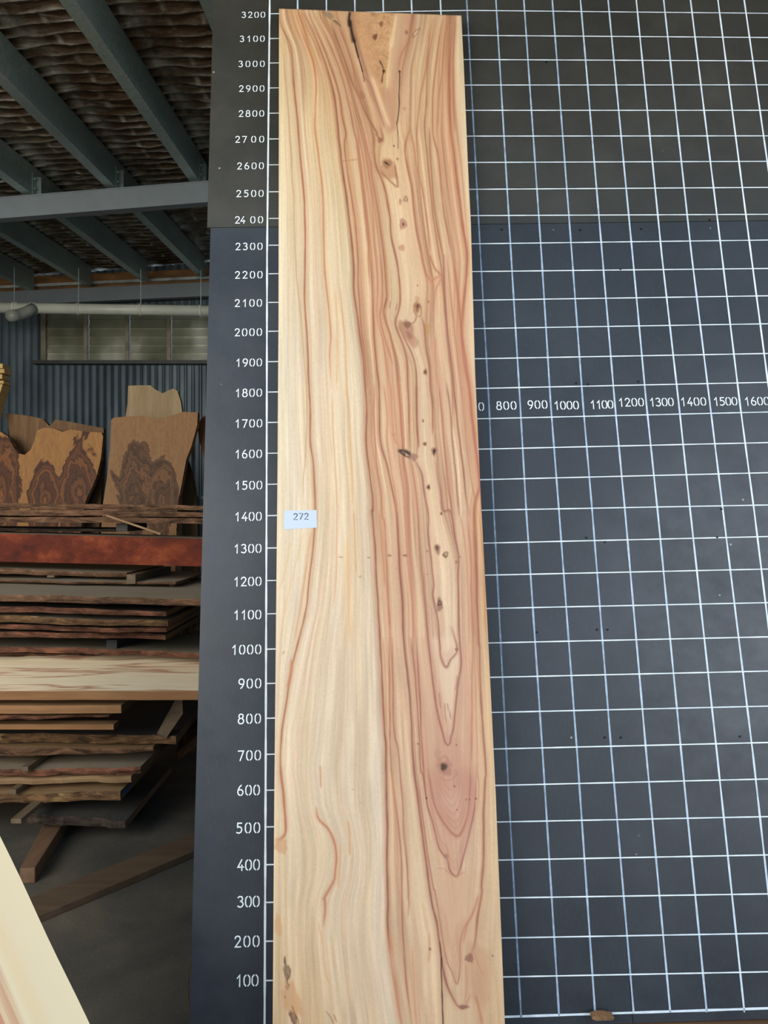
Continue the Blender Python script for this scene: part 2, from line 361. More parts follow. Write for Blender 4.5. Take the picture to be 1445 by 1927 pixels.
paintm = NM('white_marker_paint', .5, 0, .4)
_a = paintm.attr('wear'); _n = paintm.noise(paintm.map((1, 1, 1)), 35, 5, .7)
_k = paintm.math('ADD', _a.outputs['Fac'], paintm.math('MULTIPLY', paintm.math('SUBTRACT', _n, .5), .9))
paintm.col(paintm.ramp(_k, [(.0, (96, 112, 130)), (.35, (150, 170, 190)), (.7, (200, 214, 224)), (1, (230, 238, 242))]))
def strips(name, lines, parent):
    vs = []; fs = []; wr = []
    for pts, w, wear in lines:
        pts = [np.array(p) for p in pts]; dense = []
        for p, q in zip(pts[:-1], pts[1:]):
            n = max(1, int(np.linalg.norm(q - p) / .03)); dense += [p + (q - p) * i / n for i in range(n)]
        dense.append(pts[-1]); k = len(vs)
        for i, p in enumerate(dense):
            d = dense[min(i + 1, len(dense) - 1)] - dense[max(i - 1, 0)]; d = d / (np.linalg.norm(d) + 1e-9); nrm = np.array([-d[1], d[0]])
            ww = w * (1 + .22 * math.sin(i * 1.3 + k) * RNG.random())
            for s in (-1, 1):
                q = p + nrm * s * ww / 2; vs.append(bw(q[0], q[1], .0006 + (.0004 if w < .004 else 0))); wr.append(wear)
        for i in range(len(dense) - 1): fs.append((k + 2 * i, k + 2 * i + 1, k + 2 * i + 3, k + 2 * i + 2))
    o = mobj(name, vs, fs, paintm.m); a_ = o.data.attributes.new('wear', 'FLOAT', 'POINT'); a_.data.foreach_set('value', wr)
    bm = bmesh.new(); bm.from_mesh(o.data)
    for f in bm.faces:
        if f.normal.dot(BN) > 0: f.normal_flip()
    bm.to_mesh(o.data); bm.free(); return child(o, parent)
VL = {}
def V(y, d):
    for k_, x in d.items(): VL.setdefault(k_, []).append((x, y))
V(0, dict(zip(range(0, 700, 100), [507.5, 560, 614, 667.5, 720.7, 774, 828.5])))
V(0, dict(zip(range(700, 1800, 100), [878, 933, 985.5, 1039, 1092, 1144, 1197, 1248.6, 1299, 1350.6, 1400])))
V(480, dict(zip([0] + list(range(700, 1700, 100)), [502.5, 904, 961.5, 1018.7, 1076, 1133, 1190, 1245, 1301, 1358, 1413])))
V(760, dict(zip([0] + list(range(700, 1600, 100)), [502, 920, 978.6, 1036, 1096.8, 1156.7, 1216, 1277, 1335.6, 1392])))
V(960, dict(zip([0] + list(range(700, 1600, 100)), [501.5, 929, 990, 1051.5, 1114, 1175.7, 1237, 1298.4, 1360, 1418.6])))
V(1420, dict(zip([0] + list(range(700, 1500, 100)), [500, 953, 1021, 1086, 1150.6, 1216, 1282, 1349, 1416.6])))
V(1905, dict(zip([0] + list(range(700, 1400, 100)), [498, 980, 1051.5, 1119.5, 1192, 1261, 1329.6, 1400.5])))
lines = []
wear = {0: .95, 700: .18, 800: .35, 900: .38, 1000: .4, 1100: .55, 1200: .6, 1300: .72, 1400: .72, 1500: .85, 1600: .95, 1700: .9}
for k_ in sorted(VL):
    pts = [hitb(*p) for p in VL[k_]]; x0, z0 = pts[0]
    if len(pts) > 1: sl = (pts[1][0] - pts[0][0]) / (pts[1][1] - pts[0][1])
    else: sl = 0
    top = [(x0 + sl * (zj + 1.19 - z0), zj + 1.19)]
    xe, ze = pts[-1]; bot = [(xe + (k_ / 1000 - xe) * .3, 0.003)] if ze > .05 or len(pts) == 1 else [(xe, .003)]
    if len(pts) == 1: bot = [(k_ / 1000, .003)]
    lines.append((top + pts + bot, .0052 if k_ else .0058, wear.get(k_, .6)))
for k_ in range(1800, 2600, 100): lines.append(([(k_ / 1000, zj + 1.19), (k_ / 1000, .003)], .0052, .8))
yl = [26.4, 73, 119, 166, 213.5, 262, 310.7, 361.3, 411.5, 461.8, 515.5, 569.4, 623.7, 680.9, 738, 795.2, 853.2, 911.6, 970.6, 1031.5, 1092.7, 1155.2, 1221.7, 1286.2, 1351.6, 1419.4, 1487, 1556, 1627, 1698, 1771, 1845]
ym = [67 - 47, 67, 112.5, 160.5, 208, 256.5, 306, 356.5, 406, 459] + [480 + .4048 * q for q in (77, 210, 342, 482, 620, 761, 902, 1044, 1186)] + [960 + .4048 * q for q in (153, 302, 457, 617, 777, 940, 1110)] + [1420 + .4048 * q for q in (143, 313, 490, 666, 852, 1033)]
yr = [25.5, 71, 115, 160, 208, 256, 304, 353, 403.6, 452] + [480 + .4048 * q for q in (63, 190, 320, 458, 592, 730, 872, 1012, 1162)] + [960 + .4048 * q for q in (123, 274, 430, 589, 748, 911, 1080)] + [1420 + .4048 * q for q in (113, 288, 466, 647, 830, 1009)]
for i in range(32):
    xlft = 508 - 8 * i / 31; a_ = hitb(xlft, yl[i]); m_ = hitb(880 + 66 * i / 31, ym[i]); r_ = hitb(1445, yr[i])
    e = (BW1 - .01, r_[1] + (r_[1] - m_[1]) / (r_[0] - m_[0]) * (BW1 - r_[0]) * .5)
    lines.append(([a_, m_, r_, e], .0034, .95 if i % 3 else .85))
z0_ = .0
lines.append(([(xl + .01, 0), (.0, 0), (.66, .005), (BW1 - .01, .008)], .006, .8))
for i in range(1, 5): lines.append(([(0, 3.2 + .1 * i), (BW1 - .01, 3.2 + .1 * i)], .0034, .8))
strips('painted_grid', lines, board)

# stencilled digits: strokes in a unit box (x 0..0.6, y 0..1)
def arc(cx, cy, rx, ry, a0, a1, n=7): return [(cx + rx * math.cos(math.radians(a0 + (a1 - a0) * i / n)), cy + ry * math.sin(math.radians(a0 + (a1 - a0) * i / n))) for i in range(n + 1)]
G = {'0': [[(.20, .95), (.07, .82), (.03, .65), (.03, .35), (.07, .18), (.20, .05)], [(.40, .95), (.53, .82), (.57, .65), (.57, .35), (.53, .18), (.40, .05)]],
     '1': [[(.16, .72), (.38, .97), (.38, .02)]],
     '2': [[(.05, .78), (.12, .93), (.28, .99), (.46, .93), (.54, .77), (.50, .60), (.08, .05), (.58, .05)]],
     '3': [[(.06, .88), (.22, .98), (.42, .94), (.50, .78), (.44, .62), (.28, .55)], [(.28, .55), (.48, .48), (.56, .28), (.46, .09), (.26, .02), (.05, .12)]],
     '4': [[(.42, .98), (.06, .32), (.60, .32)], [(.44, .50), (.44, .02)]],
     '5': [[(.52, .96), (.14, .96), (.12, .56)], [(.12, .56), (.32, .63), (.50, .53), (.55, .32), (.46, .12), (.26, .03), (.06, .10)]],
     '6': [[(.38, .98), (.20, .80), (.07, .50), (.05, .30), (.12, .12), (.24, .04)], [(.20, .56), (.40, .56), (.55, .42), (.56, .22), (.46, .08), (.36, .03)]],
     '7': [[(.03, .95), (.56, .95), (.22, .02)]],
     '8': [[(.26, .98), (.12, .90), (.10, .68), (.22, .55), (.06, .42), (.04, .20), (.14, .06), (.26, .02)], [(.36, .98), (.50, .90), (.52, .68), (.38, .55), (.56, .42), (.58, .20), (.48, .06), (.36, .02)]],
     '9': [[(.40, .44), (.20, .44), (.06, .58), (.05, .78), (.14, .93), (.26, .98)], [(.36, .98), (.50, .90), (.57, .70), (.53, .45), (.40, .18), (.24, .02)]]}
def number(text, x0, x1, yc, h, wear_=1.0, gap=None):
    """stencil paint on the board between two pixel columns"""
    xa, z = hitb(x0, yc); xb, _ = hitb(x1, yc); n = len(text); dw = h * .62; out = []
    pitch = (xb - xa - dw) / (n - 1) if n > 1 else 0
    for i, ch in enumerate(text):
        off = 0 if gap is None else ({'27': (-.004 if i == 1 else 0), '24': (-.008 if i == 1 else 0)}.get(gap, 0))
        for st in G[ch]:
            out.append(([(xa + i * pitch + off + p[0] * h, z - h / 2 + p[1] * h) for p in st], h * .125, wear_ - .05 * RNG.random()))
    vs = []; fs = []
    for pts, w, we in out:
        # densify with rounded ends
        pts = [np.array(p) for p in pts]; k = len(vs); n_ = len(pts)
        for i, p in enumerate(pts):
            d0 = pts[i] - pts[i - 1] if i else pts[1] - pts[0]; d1 = pts[i + 1] - pts[i] if i < n_ - 1 else d0
            d0 = d0 / np.linalg.norm(d0); d1 = d1 / np.linalg.norm(d1); d = d0 + d1; d = d / (np.linalg.norm(d) + 1e-9)
            m = np.array([-d[1], d[0]]); cs = max(.5, float(m @ np.array([-d0[1], d0[0]]))); w_ = w / 2 / cs
            for s in (-1, 1): q = p + m * s * w_; vs.append(bw(q[0], q[1], .0014))
        for i in range(n_ - 1): fs.append((k + 2 * i, k + 2 * i + 1, k + 2 * i + 3, k + 2 * i + 2))
        for e_, d in ((0, pts[0] - pts[1]), (n_ - 1, pts[-1] - pts[-2])):
            d = d / np.linalg.norm(d); kk = len(vs)
            for t in range(7):
                an = math.pi * t / 6; v_ = np.array([-d[1], d[0]]) * math.cos(an) + d * math.sin(an); q = pts[e_] + v_ * w / 2
                vs.append(bw(q[0], q[1], .0014))
            fs.append(tuple(range(kk, kk + 7)))
    o = mobj('stencilled_number', vs, fs, paintm.m); at = o.data.attributes.new('wear', 'FLOAT', 'POINT'); at.data.foreach_set('value', [wear_] * len(vs))
    bm = bmesh.new(); bm.from_mesh(o.data)
    for f in bm.faces:
        if f.normal.dot(BN) > 0: f.normal_flip()
    bm.to_mesh(o.data); bm.free(); child(o, board); o['label'] = 'white stencilled number ' + text
NUM = [(3200, 455, 499, 28.6), (3100, 451.5, 498, 73.8), (3000, 449, 498, 121), (2900, 450, 497.5, 167.5), (2800, 449.5, 497, 214.5), (2700, 443, 497, 263), (2600, 446.5, 496.5, 313), (2500, 445, 496, 365), (2400, 442.5, 495, 414.5), (2300, 443.5, 494, 464.5), (2200, 442.5, 494, 518), (2100, 442, 493, 571), (2000, 442, 493, 626), (1900, 443.5, 493, 683), (1800, 442.5, 493, 740), (1700, 442, 493.5, 797.5), (1600, 442, 493, 855), (1500, 442, 493.5, 914), (1400, 441.5, 492.5, 972.7), (1300, 440, 492, 1033), (1200, 439.5, 492, 1095), (1100, 439.5, 491.7, 1157.6), (1000, 435.5, 491.6, 1223), (900, 449, 491.6, 1286.7), (800, 448, 491, 1353), (700, 448, 491, 1422), (600, 446.8, 489, 1487.4), (500, 444.7, 489.6, 1558.4), (400, 446.8, 489, 1628), (300, 446.8, 488.5, 1697), (200, 441.5, 488.4, 1772), (100, 443.5, 486.4, 1845.5)]
for n_, a_, b2, yc in NUM:
    number(str(n_), a_, b2, yc, .0245 + .0045 * (3200 - n_) / 3100, gap=str(n_)[:2])
for n_, a_, b2, yc in [(700, 873, 910.5, 766), (800, 933.7, 971.3, 763.8), (900, 992.8, 1029.6, 762), (1000, 1041.8, 1088.7, 763.4), (1100, 1110, 1153.5, 762), (1200, 1163, 1211, 757.7), (1300, 1221.5, 1267, 757.3), (1400, 1279.8, 1328, 756.5), (1500, 1341.7, 1386.6, 756), (1600, 1400, 1447, 755.7)]:
    number(str(n_), a_, b2, yc, .0275)
# screws sunk in the board
screwm = simple('dark_screw_head', (22, 22, 24), .5, .5); screwb = simple('bright_screw_head', (120, 118, 112), .35, .7)
for i, (px, py) in enumerate([(944, 432), (1041, 433), (1091, 433), (1206, 431), (1336, 430), (1335, 414), (1028, 117), (1167, 507), (1084, 721), (1106, 723), (1201, 718), (1357, 958), (1103, 1012), (1138, 1020), (1349, 1011), (1010, 1190), (1123, 1185), (1143, 1185), (1138, 1388), (1168, 1388), (1392, 1386), (1246, 285)]):
    x, z = hitb(px, py); mb = MB(); mb.tube([bw(x, z, -.004), bw(x, z, .0016)], .0035, 10)
    child(mb.build('screw', screwb if i in (1, 4, 21) else screwm), board)
# timber sill the board stands on
sill = wood('brown_rough_sill', (122, 92, 66), (66, 46, 32), 'X', 6, 30)
b0 = bw(xl, -.02); 
mb = MB(); yb = b0.y
mb.hexa([(b0.x - .02, yb - .05, 0.0), (BW1, yb - .02, 0), (BW1, yb + .12, 0), (b0.x - .02, yb + .10, 0),
         (b0.x - .02, yb - .05, bw(xl, -.022).z), (BW1, yb - .02, bw(BW1, -.022).z), (BW1, yb + .12, bw(BW1, -.022).z), (b0.x - .02, yb + .10, bw(xl, -.022).z)])
tag(mb.build('sill_beam', sill, bevel=.004), 'rough brown timber beam on the floor under the black board', 'beam')
root_c = hit(1131, 1911, .02); mb = MB(); q = []
for i in range(9):
    an = 2 * math.pi * i / 9; q.append((root_c.x + .035 * math.cos(an) * (.8 + .4 * random.random()), root_c.z + .008 * math.sin(an) * (.7 + .6 * random.random())))
mb.prism(q, root_c.y - .01, root_c.y + .01)
tag(mb.build('bark_chip', simple('bark_chip', (120, 88, 60), .9, 0, .4, 60)), 'torn brown bark chip on the beam at the foot of the black board', 'bark chip')

# ================================================================== THE UPRIGHT SLAB
CR = {'A': (515, 0, .2561), 'B': (515, 240, .263), 'C': (515, 480, .2699), 'D': (515, 720, .2768), 'E': (510, 960, .2872), 'F': (510, 1200, .2941), 'G': (505, 1440, .3045), 'H': (505, 1680, .3114)}
def tr(s):
    out = []
    for tok in s.split():
        if tok in CR: ox, oy, sc = CR[tok]; continue
        x, y = tok.split(','); out.append((ox + float(x) * sc, oy + float(y) * sc))
    return np.array(out)
EL = np.array([(525, 16), (524.5, 300), (524, 600), (522, 900), (519, 1200), (516, 1500), (513, 1927), (512, 2050), (511, 2200)], float)
ER = np.array([(868, 29), (873, 130), (880, 300), (886, 420), (894, 700), (905, 940), (918, 1190), (933, 1500), (950, 1927), (955, 2050), (961, 2200)], float)
def xL(y): return np.interp(y, EL[:, 1], EL[:, 0])
def xR(y): return np.interp(y, ER[:, 1], ER[:, 0])
g1 = tr('A 40,130 60,200 85,250 125,340 138,500 155,700 178,930 B 190,200 212,440 222,600 225,951 C 215,300 228,500 240,700 245,926 D 250,200 250,400 270,560 282,870 E 285,130 270,300 245,500 230,650 175,870 F 130,200 100,400 70,600 60,850 G 95,200 110,400')
gL2 = tr('A 150,70 190,190 230,300 270,400 300,510 312,640 305,760 305,960 B 320,200 345,400 355,600 362,951 C 370,240 385,400 397,560 390,700 405,926 D 405,350 420,600 430,870 E 430,300 420,500 405,650 F 370,0 340,400 300,850 G 325,250 400,430 420,560 400,700 345,821 H 330,100 330,300 360,560 380,793')
gL3 = tr('A 225,100 290,230 345,370 390,500 430,640 455,760 475,976 B 475,150 485,260 520,480 545,700 570,951 C 560,250 580,400 600,560 625,750 640,926 D 632,200 628,400 645,560 668,750 672,870 E 660,10 678,200 690,420 705,700 715,870 F 710,250 720,500 735,700 735,850 G 730,200 735,400 732,600 738,821 H 722,200 740,420 770,600 805,793')
gSL = tr('A 300,100 370,240 440,400 500,560 545,740 590,976 B 595,130 640,500 690,951 C 690,300 700,560 735,926 D 725,380 770,560 810,750 835,903 E 840,330 860,600 870,870 F 885,350 900,600 915,850 G 930,250 970,560 1005,821 H 1020,200 1045,400 1050,793')
gM1 = tr('A 340,110 440,280 500,440 560,620 610,800 660,976 B 690,240 700,330 740,560 770,780 790,951 C 780,200 785,300 765,380 775,450 810,560 850,740 865,926 D 860,200 875,420 880,560 905,720 E 890,0 905,300 940,600 945,870 F 950,300 985,600 1000,850 G 990,230 1040,440 1090,580 1120,821 H 1130,400 1140,793')
gHL = tr('A 570,100 600,320 655,520 700,680 750,820 775,976 B 765,70 735,150 735,280 800,470 830,640 845,780 880,951 C 875,160 880,340 850,460 880,580 960,700 995,800 998,926 D 972,250 980,400 970,520 1000,600 1020,720 1045,880 E 1030,150 1050,330 1065,480 1060,560 1090,700 1100,870 F 1085,120 1105,200 1120,450 1130,700 G 1120,400 H 1140,0 1140,793')
gHR = tr('A 1010,120 985,300 935,500 925,700 930,960 B 945,150 950,250 985,420 1005,600 1030,780 1060,951 C 1070,200 1060,340 1050,500 1060,640 1085,780 1095,926 D 1080,150 1085,350 1105,560 1130,700 1145,870 E 1170,170 1200,310 1210,500 1210,870 F 1200,170 1190,330 1170,560 1150,700 G 1160,400 H 1155,0 1155,793')
gS3 = tr('A 1190,130 1165,270 1130,500 1120,750 1110,960 B 1105,270 1125,500 1150,700 1190,951 C 1170,130 1185,300 1210,600 1245,926 D 1215,300 1250,500 1275,880 E 1240,300 1250,870 F 1240,300 1240,850 G 1250,300 1220,600 1200,821 H 1190,300 1185,793')
gS5 = tr('A 1320,120 1295,400 1290,700 1300,960 B 1290,200 1320,450 1350,700 1385,951 C 1310,560 1360,926 D 1350,250 1380,500 1400,700 E 1330,10 1345,500 1360,870 F 1340,300 1355,600 1375,850 G 1330,300 1330,560 1315,821 H 1265,150 1245,330 1280,600 1290,793')
W_, H_ = 500, 2200; X0 = 490
py_, px_ = np.mgrid[0:H_, 0:W_].astype(float); px_ += X0
ys = np.arange(H_)
def gx(g):
    o = np.argsort(g[:, 1]); x = np.interp(ys, g[o, 1], g[o, 0]); k = np.ones(25) / 25
    return np.convolve(np.pad(x, 12, 'edge'), k, 'valid')
GU = [(None, 0), (g1, 56), (gL2, 98), (gL3, 158), (gSL, 190), (gM1, 222), (gHL, 256), (gHR, 286), (gS3, 325), (gS5, 356), (None, 372)]
gxs = [xL(ys)] + [gx(g) for g, _ in GU[1:-1]] + [xR(ys)]
gxs = np.maximum.accumulate(np.array(gxs) + np.arange(11)[:, None] * .02, 0); uu = np.array([u for _, u in GU], float)
U = np.empty((H_, W_))
for y in range(H_): U[y] = np.interp(px_[y], gxs[:, y], uu)
def snoise(shape, cy_, cx_, seed):
    """smooth value noise on the raster"""
    r = np.random.default_rng(seed); gy, gx_ = int(shape[0] / cy_) + 3, int(shape[1] / cx_) + 3; g = r.random((gy, gx_))
    fy = np.arange(shape[0]) / cy_; fx = np.arange(shape[1]) / cx_; iy = fy.astype(int); ix = fx.astype(int)
    ty = (fy - iy); tx = (fx - ix); ty = ty * ty * (3 - 2 * ty); tx = tx * tx * (3 - 2 * tx)
    a = g[iy][:, ix]; b = g[iy][:, ix + 1]; c = g[iy + 1][:, ix]; d = g[iy + 1][:, ix + 1]; tx = tx[None]; ty = ty[:, None]
    return (a * (1 - tx) + b * tx) * (1 - ty) + (c * (1 - tx) + d * tx) * ty - .5
def unoise(cell_u, cell_y, seed, u=None):
    """noise stretched along the grain: lattice in (U, y)"""
    r = np.random.default_rng(seed); u = U if u is None else u; nu = int(420 / cell_u) + 4; nyy = int(H_ / cell_y) + 3; g = r.random((nyy, nu))
    fu = np.clip(u / cell_u + 1, 0, nu - 2.01); fy = py_ / cell_y; iu = fu.astype(int); iy = fy.astype(int); tu = fu - iu; ty = fy - iy
    tu = tu * tu * (3 - 2 * tu); ty = ty * ty * (3 - 2 * ty)
    return (g[iy, iu] * (1 - tu) + g[iy, iu + 1] * tu) * (1 - ty) + (g[iy + 1, iu] * (1 - tu) + g[iy + 1, iu + 1] * tu) * ty - .5
Uw = U + 5 * unoise(26, 160, 3) + 2.2 * unoise(9, 90, 5)
# base colours: table over height (rows) and U (cols)
yk = [0, 120, 300, 450, 700, 950, 1200, 1450, 1700, 1927]
uk = [0, 30, 62, 98, 130, 152, 164, 190, 222, 250, 270, 292, 325, 350, 372]
TB = {
 0:    [(226,188,136),(222,184,132),(212,170,118),(216,172,118),(204,156,104),(200,150,98),(202,152,100),(206,160,104),(208,164,104),(196,146,98),(200,156,104),(198,148,108),(218,180,128),(212,160,112),(226,202,156)],
 120:  [(228,204,152),(226,200,150),(224,196,150),(226,194,140),(214,172,118),(210,164,110),(206,160,106),(204,154,104),(204,154,104),(204,154,112),(202,152,106),(204,152,112),(226,196,142),(210,158,112),(232,218,176)],
 300:  [(234,216,172),(230,206,162),(226,200,158),(232,208,160),(224,200,150),(220,192,140),(208,158,108),(212,160,110),(206,152,106),(220,176,118),(222,184,134),(214,166,118),(226,186,134),(204,146,102),(234,210,166)],
 450:  [(234,220,184),(230,214,176),(224,198,160),(230,208,168),(226,202,156),(222,200,156),(206,152,110),(212,162,116),(208,156,114),(226,200,156),(222,186,146),(212,164,122),(224,180,136),(208,154,116),(224,192,150)],
 700:  [(232,218,186),(226,214,186),(222,202,170),(226,206,174),(226,210,176),(224,212,182),(206,152,116),(218,172,134),(210,160,126),(224,196,152),(224,188,152),(210,162,124),(220,176,138),(206,152,118),(230,200,160)],
 950:  [(230,212,176),(226,212,184),(222,198,162),(226,204,166),(226,206,168),(228,212,184),(206,156,118),(216,172,134),(208,158,128),(222,182,146),(226,194,156),(216,172,138),(218,176,142),(222,186,142),(204,146,96)],
 1200: [(228,204,166),(224,206,176),(224,202,172),(224,200,166),(222,200,168),(226,208,182),(210,160,126),(218,180,146),(206,156,126),(206,156,128),(228,198,166),(220,184,154),(208,160,130),(222,186,146),(216,172,124)],
 1450: [(226,198,158),(226,202,166),(224,200,164),(222,200,168),(224,204,174),(226,208,182),(208,160,128),(216,182,148),(204,152,124),(196,142,118),(200,146,122),(204,154,130),(200,146,122),(220,180,142),(214,172,126)],
 1700: [(218,190,148),(216,190,150),(214,188,148),(216,190,154),(220,196,164),(220,196,168),(204,158,124),(218,188,154),(206,162,128),(202,158,124),(204,160,128),(208,164,130),(214,176,142),(214,178,140),(212,174,132)],
 1927: [(210,172,126),(212,178,132),(212,176,130),(212,178,134),(214,186,150),(216,190,158),(212,176,138),(200,150,116),(214,182,144),(210,174,136),(210,172,134),(206,166,128),(204,160,122),(196,146,108),(206,166,124)]}
BASE = np.empty((H_, W_, 3))
tab = np.array([TB[k_] for k_ in yk], float)
fy = np.interp(py_[:, 0], yk, np.arange(len(yk))); iy = np.minimum(fy.astype(int), len(yk) - 2); ty = fy - iy
for c in range(3):
    rows = tab[iy, :, c] * (1 - ty[:, None]) + tab[iy + 1, :, c] * ty[:, None]
    for y in range(H_): BASE[y, :, c] = np.interp(Uw[y], uk, rows[y])
k0 = np.clip((U - 158) / 10, 0, 1)[..., None] * .30
BASE = BASE * (1 - k0) + np.array([234, 210, 168.]) * k0
IMG = BASE.copy()
# amount of ring striping
stripe = np.interp(U, [0, 50, 62, 90, 110, 150, 158, 240, 262, 280, 300, 372], [.10, .22, .22, .22, .3, .3, 1, 1, .35, .4, 1, .9])
topmask = np.clip((260 - py_) / 120, 0, 1)
stripe = np.maximum(stripe, topmask * np.interp(U, [0, 40, 90, 120, 158], [.25, .5, .7, .8, 1]))
stripe *= np.interp(py_, [0, 1000, 1400, 1600, 2200], [1, .95, .7, .55, .5])
vreg = np.clip((py_ - 1180) / 150, 0, 1) * np.clip((px_ - gxs[4][:, None] - 8) / 12, 0, 1)
stripe *= 1 - .5 * vreg
prof = np.zeros(4200); redp = np.zeros(4200); up = np.arange(4200) / 10.
r = np.random.default_rng(11); pos = 0
while pos < 415:
    pos += r.uniform(1.8, 7.0); d = up - pos; s = r.uniform(.25, 1) ** 1.4; side = r.choice([-1, 1], p=[.3, .7]); w1 = r.uniform(.4, .8); w2 = r.uniform(2, 6)
    f = np.where(d * side < 0, np.exp(-(d / w1) ** 2), np.exp(-np.abs(d) / w2)); prof = np.maximum(prof, s * f)
    redp = np.maximum(redp, s * np.exp(-(d / (w2 * 1.3)) ** 2))
def pf(p, u): return np.interp(u, up, p)
mod = np.clip(.72 + 1.3 * unoise(7, 240, 21), 0.1, 1.3)
st = pf(prof, Uw) * stripe * mod; rd = pf(redp, Uw) * stripe * mod
RED = np.array([190, 130, 92.]); DRK = np.array([140, 88, 60.])
IMG = IMG * (1 - (.36 * rd)[..., None]) + RED * (.36 * rd)[..., None]
IMG = IMG * (1 - (.8 * st)[..., None]) + DRK * (.8 * st)[..., None]
# pale/yellow bands between
pb = np.clip(unoise(4.5, 420, 33) * 2.6, 0, 1) * (.25 + .6 * stripe)
IMG = IMG * (1 - pb[..., None] * .8) + np.array([238, 214, 170.]) * pb[..., None] * .8
sap = np.clip((166 - U) / 8, 0, 1)
t1 = (np.clip(unoise(4.5, 600, 91) * 2, -1, 1) * .6 + np.clip(unoise(10, 500, 92) * 2, -1, 1) * .6) * sap
IMG = np.where(t1[..., None] > 0, IMG * (1 - .45 * t1[..., None]) + np.array([240, 226, 200.]) * .45 * t1[..., None], IMG * (1 + .40 * t1[..., None]) - np.array([208, 176, 136.]) * .40 * t1[..., None])
# fine fibre
fib = unoise(1.6, 60, 41) + .7 * unoise(3.2, 140, 42) + .5 * snoise((H_, W_), 3, 1.5, 43)
IMG *= (1 + .09 * fib)[..., None]
IMG *= (1 + .06 * unoise(14, 200, 51))[..., None]

def cat(pts, n=6):
    pts = np.asarray(pts, float); out = []
    if len(pts) < 3: return pts
    Q = np.vstack([2 * pts[0] - pts[1], pts, 2 * pts[-1] - pts[-2]])
    for i in range(1, len(Q) - 2):
        p0, p1, p2, p3 = Q[i - 1:i + 3]
        for t in np.linspace(0, 1, n, endpoint=False):
            out.append(.5 * (2 * p1 + (p2 - p0) * t + (2 * p0 - 5 * p1 + 4 * p2 - p3) * t * t + (3 * p1 - p0 - 3 * p2 + p3) * t ** 3))
    out.append(pts[-1]); return np.array(out)
def stroke(pts, w=1.3, col=(140, 82, 56), a=.75, halo=0, hcol=(190, 120, 88), ha=.35, taper=True, jit=.5):
    if isinstance(pts, str): pts = tr(pts)
    c = cat(pts); dl = np.r_[0, np.cumsum(np.hypot(*np.diff(c, axis=0).T))]; n = max(4, int(dl[-1] / .8)); s = np.linspace(0, dl[-1], n)
    sx = np.interp(s, dl, c[:, 0]); sy = np.interp(s, dl, c[:, 1])
    rr = np.random.default_rng(int(abs(c[0, 0] * 7 + c[0, 1] * 3))); kk = np.interp(s, np.arange(0, dl[-1] + 40, 18), rr.random(len(np.arange(0, dl[-1] + 40, 18)))[:])
    sx = sx + jit * (np.interp(s, np.arange(0, dl[-1] + 40, 25), rr.random(len(np.arange(0, dl[-1] + 40, 25)))) - .5) * 2
    R = int(max(w * 2.5, halo * 2.2) + 2); A1 = {}; 
    y0, y1 = int(max(0, sy.min() - R)), int(min(H_, sy.max() + R + 1)); x0, x1 = int(max(0, sx.min() - X0 - R)), int(min(W_, sx.max() - X0 + R + 1))
    if y1 <= y0 or x1 <= x0: return
    M = np.zeros((y1 - y0, x1 - x0)); Hh = np.zeros_like(M)
    for i in range(n):
        t = s[i] / dl[-1]; tp = min(1, min(t, 1 - t) * 9 + .25) if taper else 1; ww = w * (.75 + .5 * kk[i])
        cx = sx[i] - X0; cyy = sy[i]; a0, a1 = int(max(y0, cyy - R)), int(min(y1, cyy + R + 1)); b0_, b1 = int(max(x0, cx - R)), int(min(x1, cx + R + 1))
        if a1 <= a0 or b1 <= b0_: continue
        yy, xx = np.ogrid[a0:a1, b0_:b1]; d2 = (yy - cyy) ** 2 + (xx - cx) ** 2
        sl = (slice(a0 - y0, a1 - y0), slice(b0_ - x0, b1 - x0))
        M[sl] = np.maximum(M[sl], np.exp(-d2 / (ww * ww)) * tp)
        if halo: Hh[sl] = np.maximum(Hh[sl], np.exp(-d2 / (halo * halo)) * tp)
    sub = IMG[y0:y1, x0:x1]
    if halo: sub[:] = sub * (1 - ha * Hh[..., None]) + np.array(hcol, float) * ha * Hh[..., None]
    sub[:] = sub * (1 - a * M[..., None]) + np.array(col, float) * a * M[..., None]
def blob(cx, cy, rx, ry, col, a=.8, rot=0, soft=.35, nz=.25, seed=1):
    R = int(max(rx, ry) * 2 + 3); x0, x1 = int(max(0, cx - X0 - R)), int(min(W_, cx - X0 + R)); y0, y1 = int(max(0, cy - R)), int(min(H_, cy + R))
    yy, xx = np.mgrid[y0:y1, x0:x1].astype(float); dx = xx + X0 - cx; dy = yy - cy; cr, sr = math.cos(rot), math.sin(rot)
    ux = (dx * cr + dy * sr) / rx; uy = (-dx * sr + dy * cr) / ry; an = np.arctan2(uy, ux); rr = np.hypot(ux, uy)
    rr = rr * (1 + nz * .5 * (np.sin(an * 3 + seed) + .6 * np.sin(an * 7 + seed * 2)))
    m = np.clip((1 - rr) / soft + .5, 0, 1) * a; IMG[y0:y1, x0:x1] = IMG[y0:y1, x0:x1] * (1 - m[..., None]) + np.array(col, float) * m[..., None]
def pt(k_, x, y): ox, oy, sc = CR[k_]; return ox + x * sc, oy + y * sc
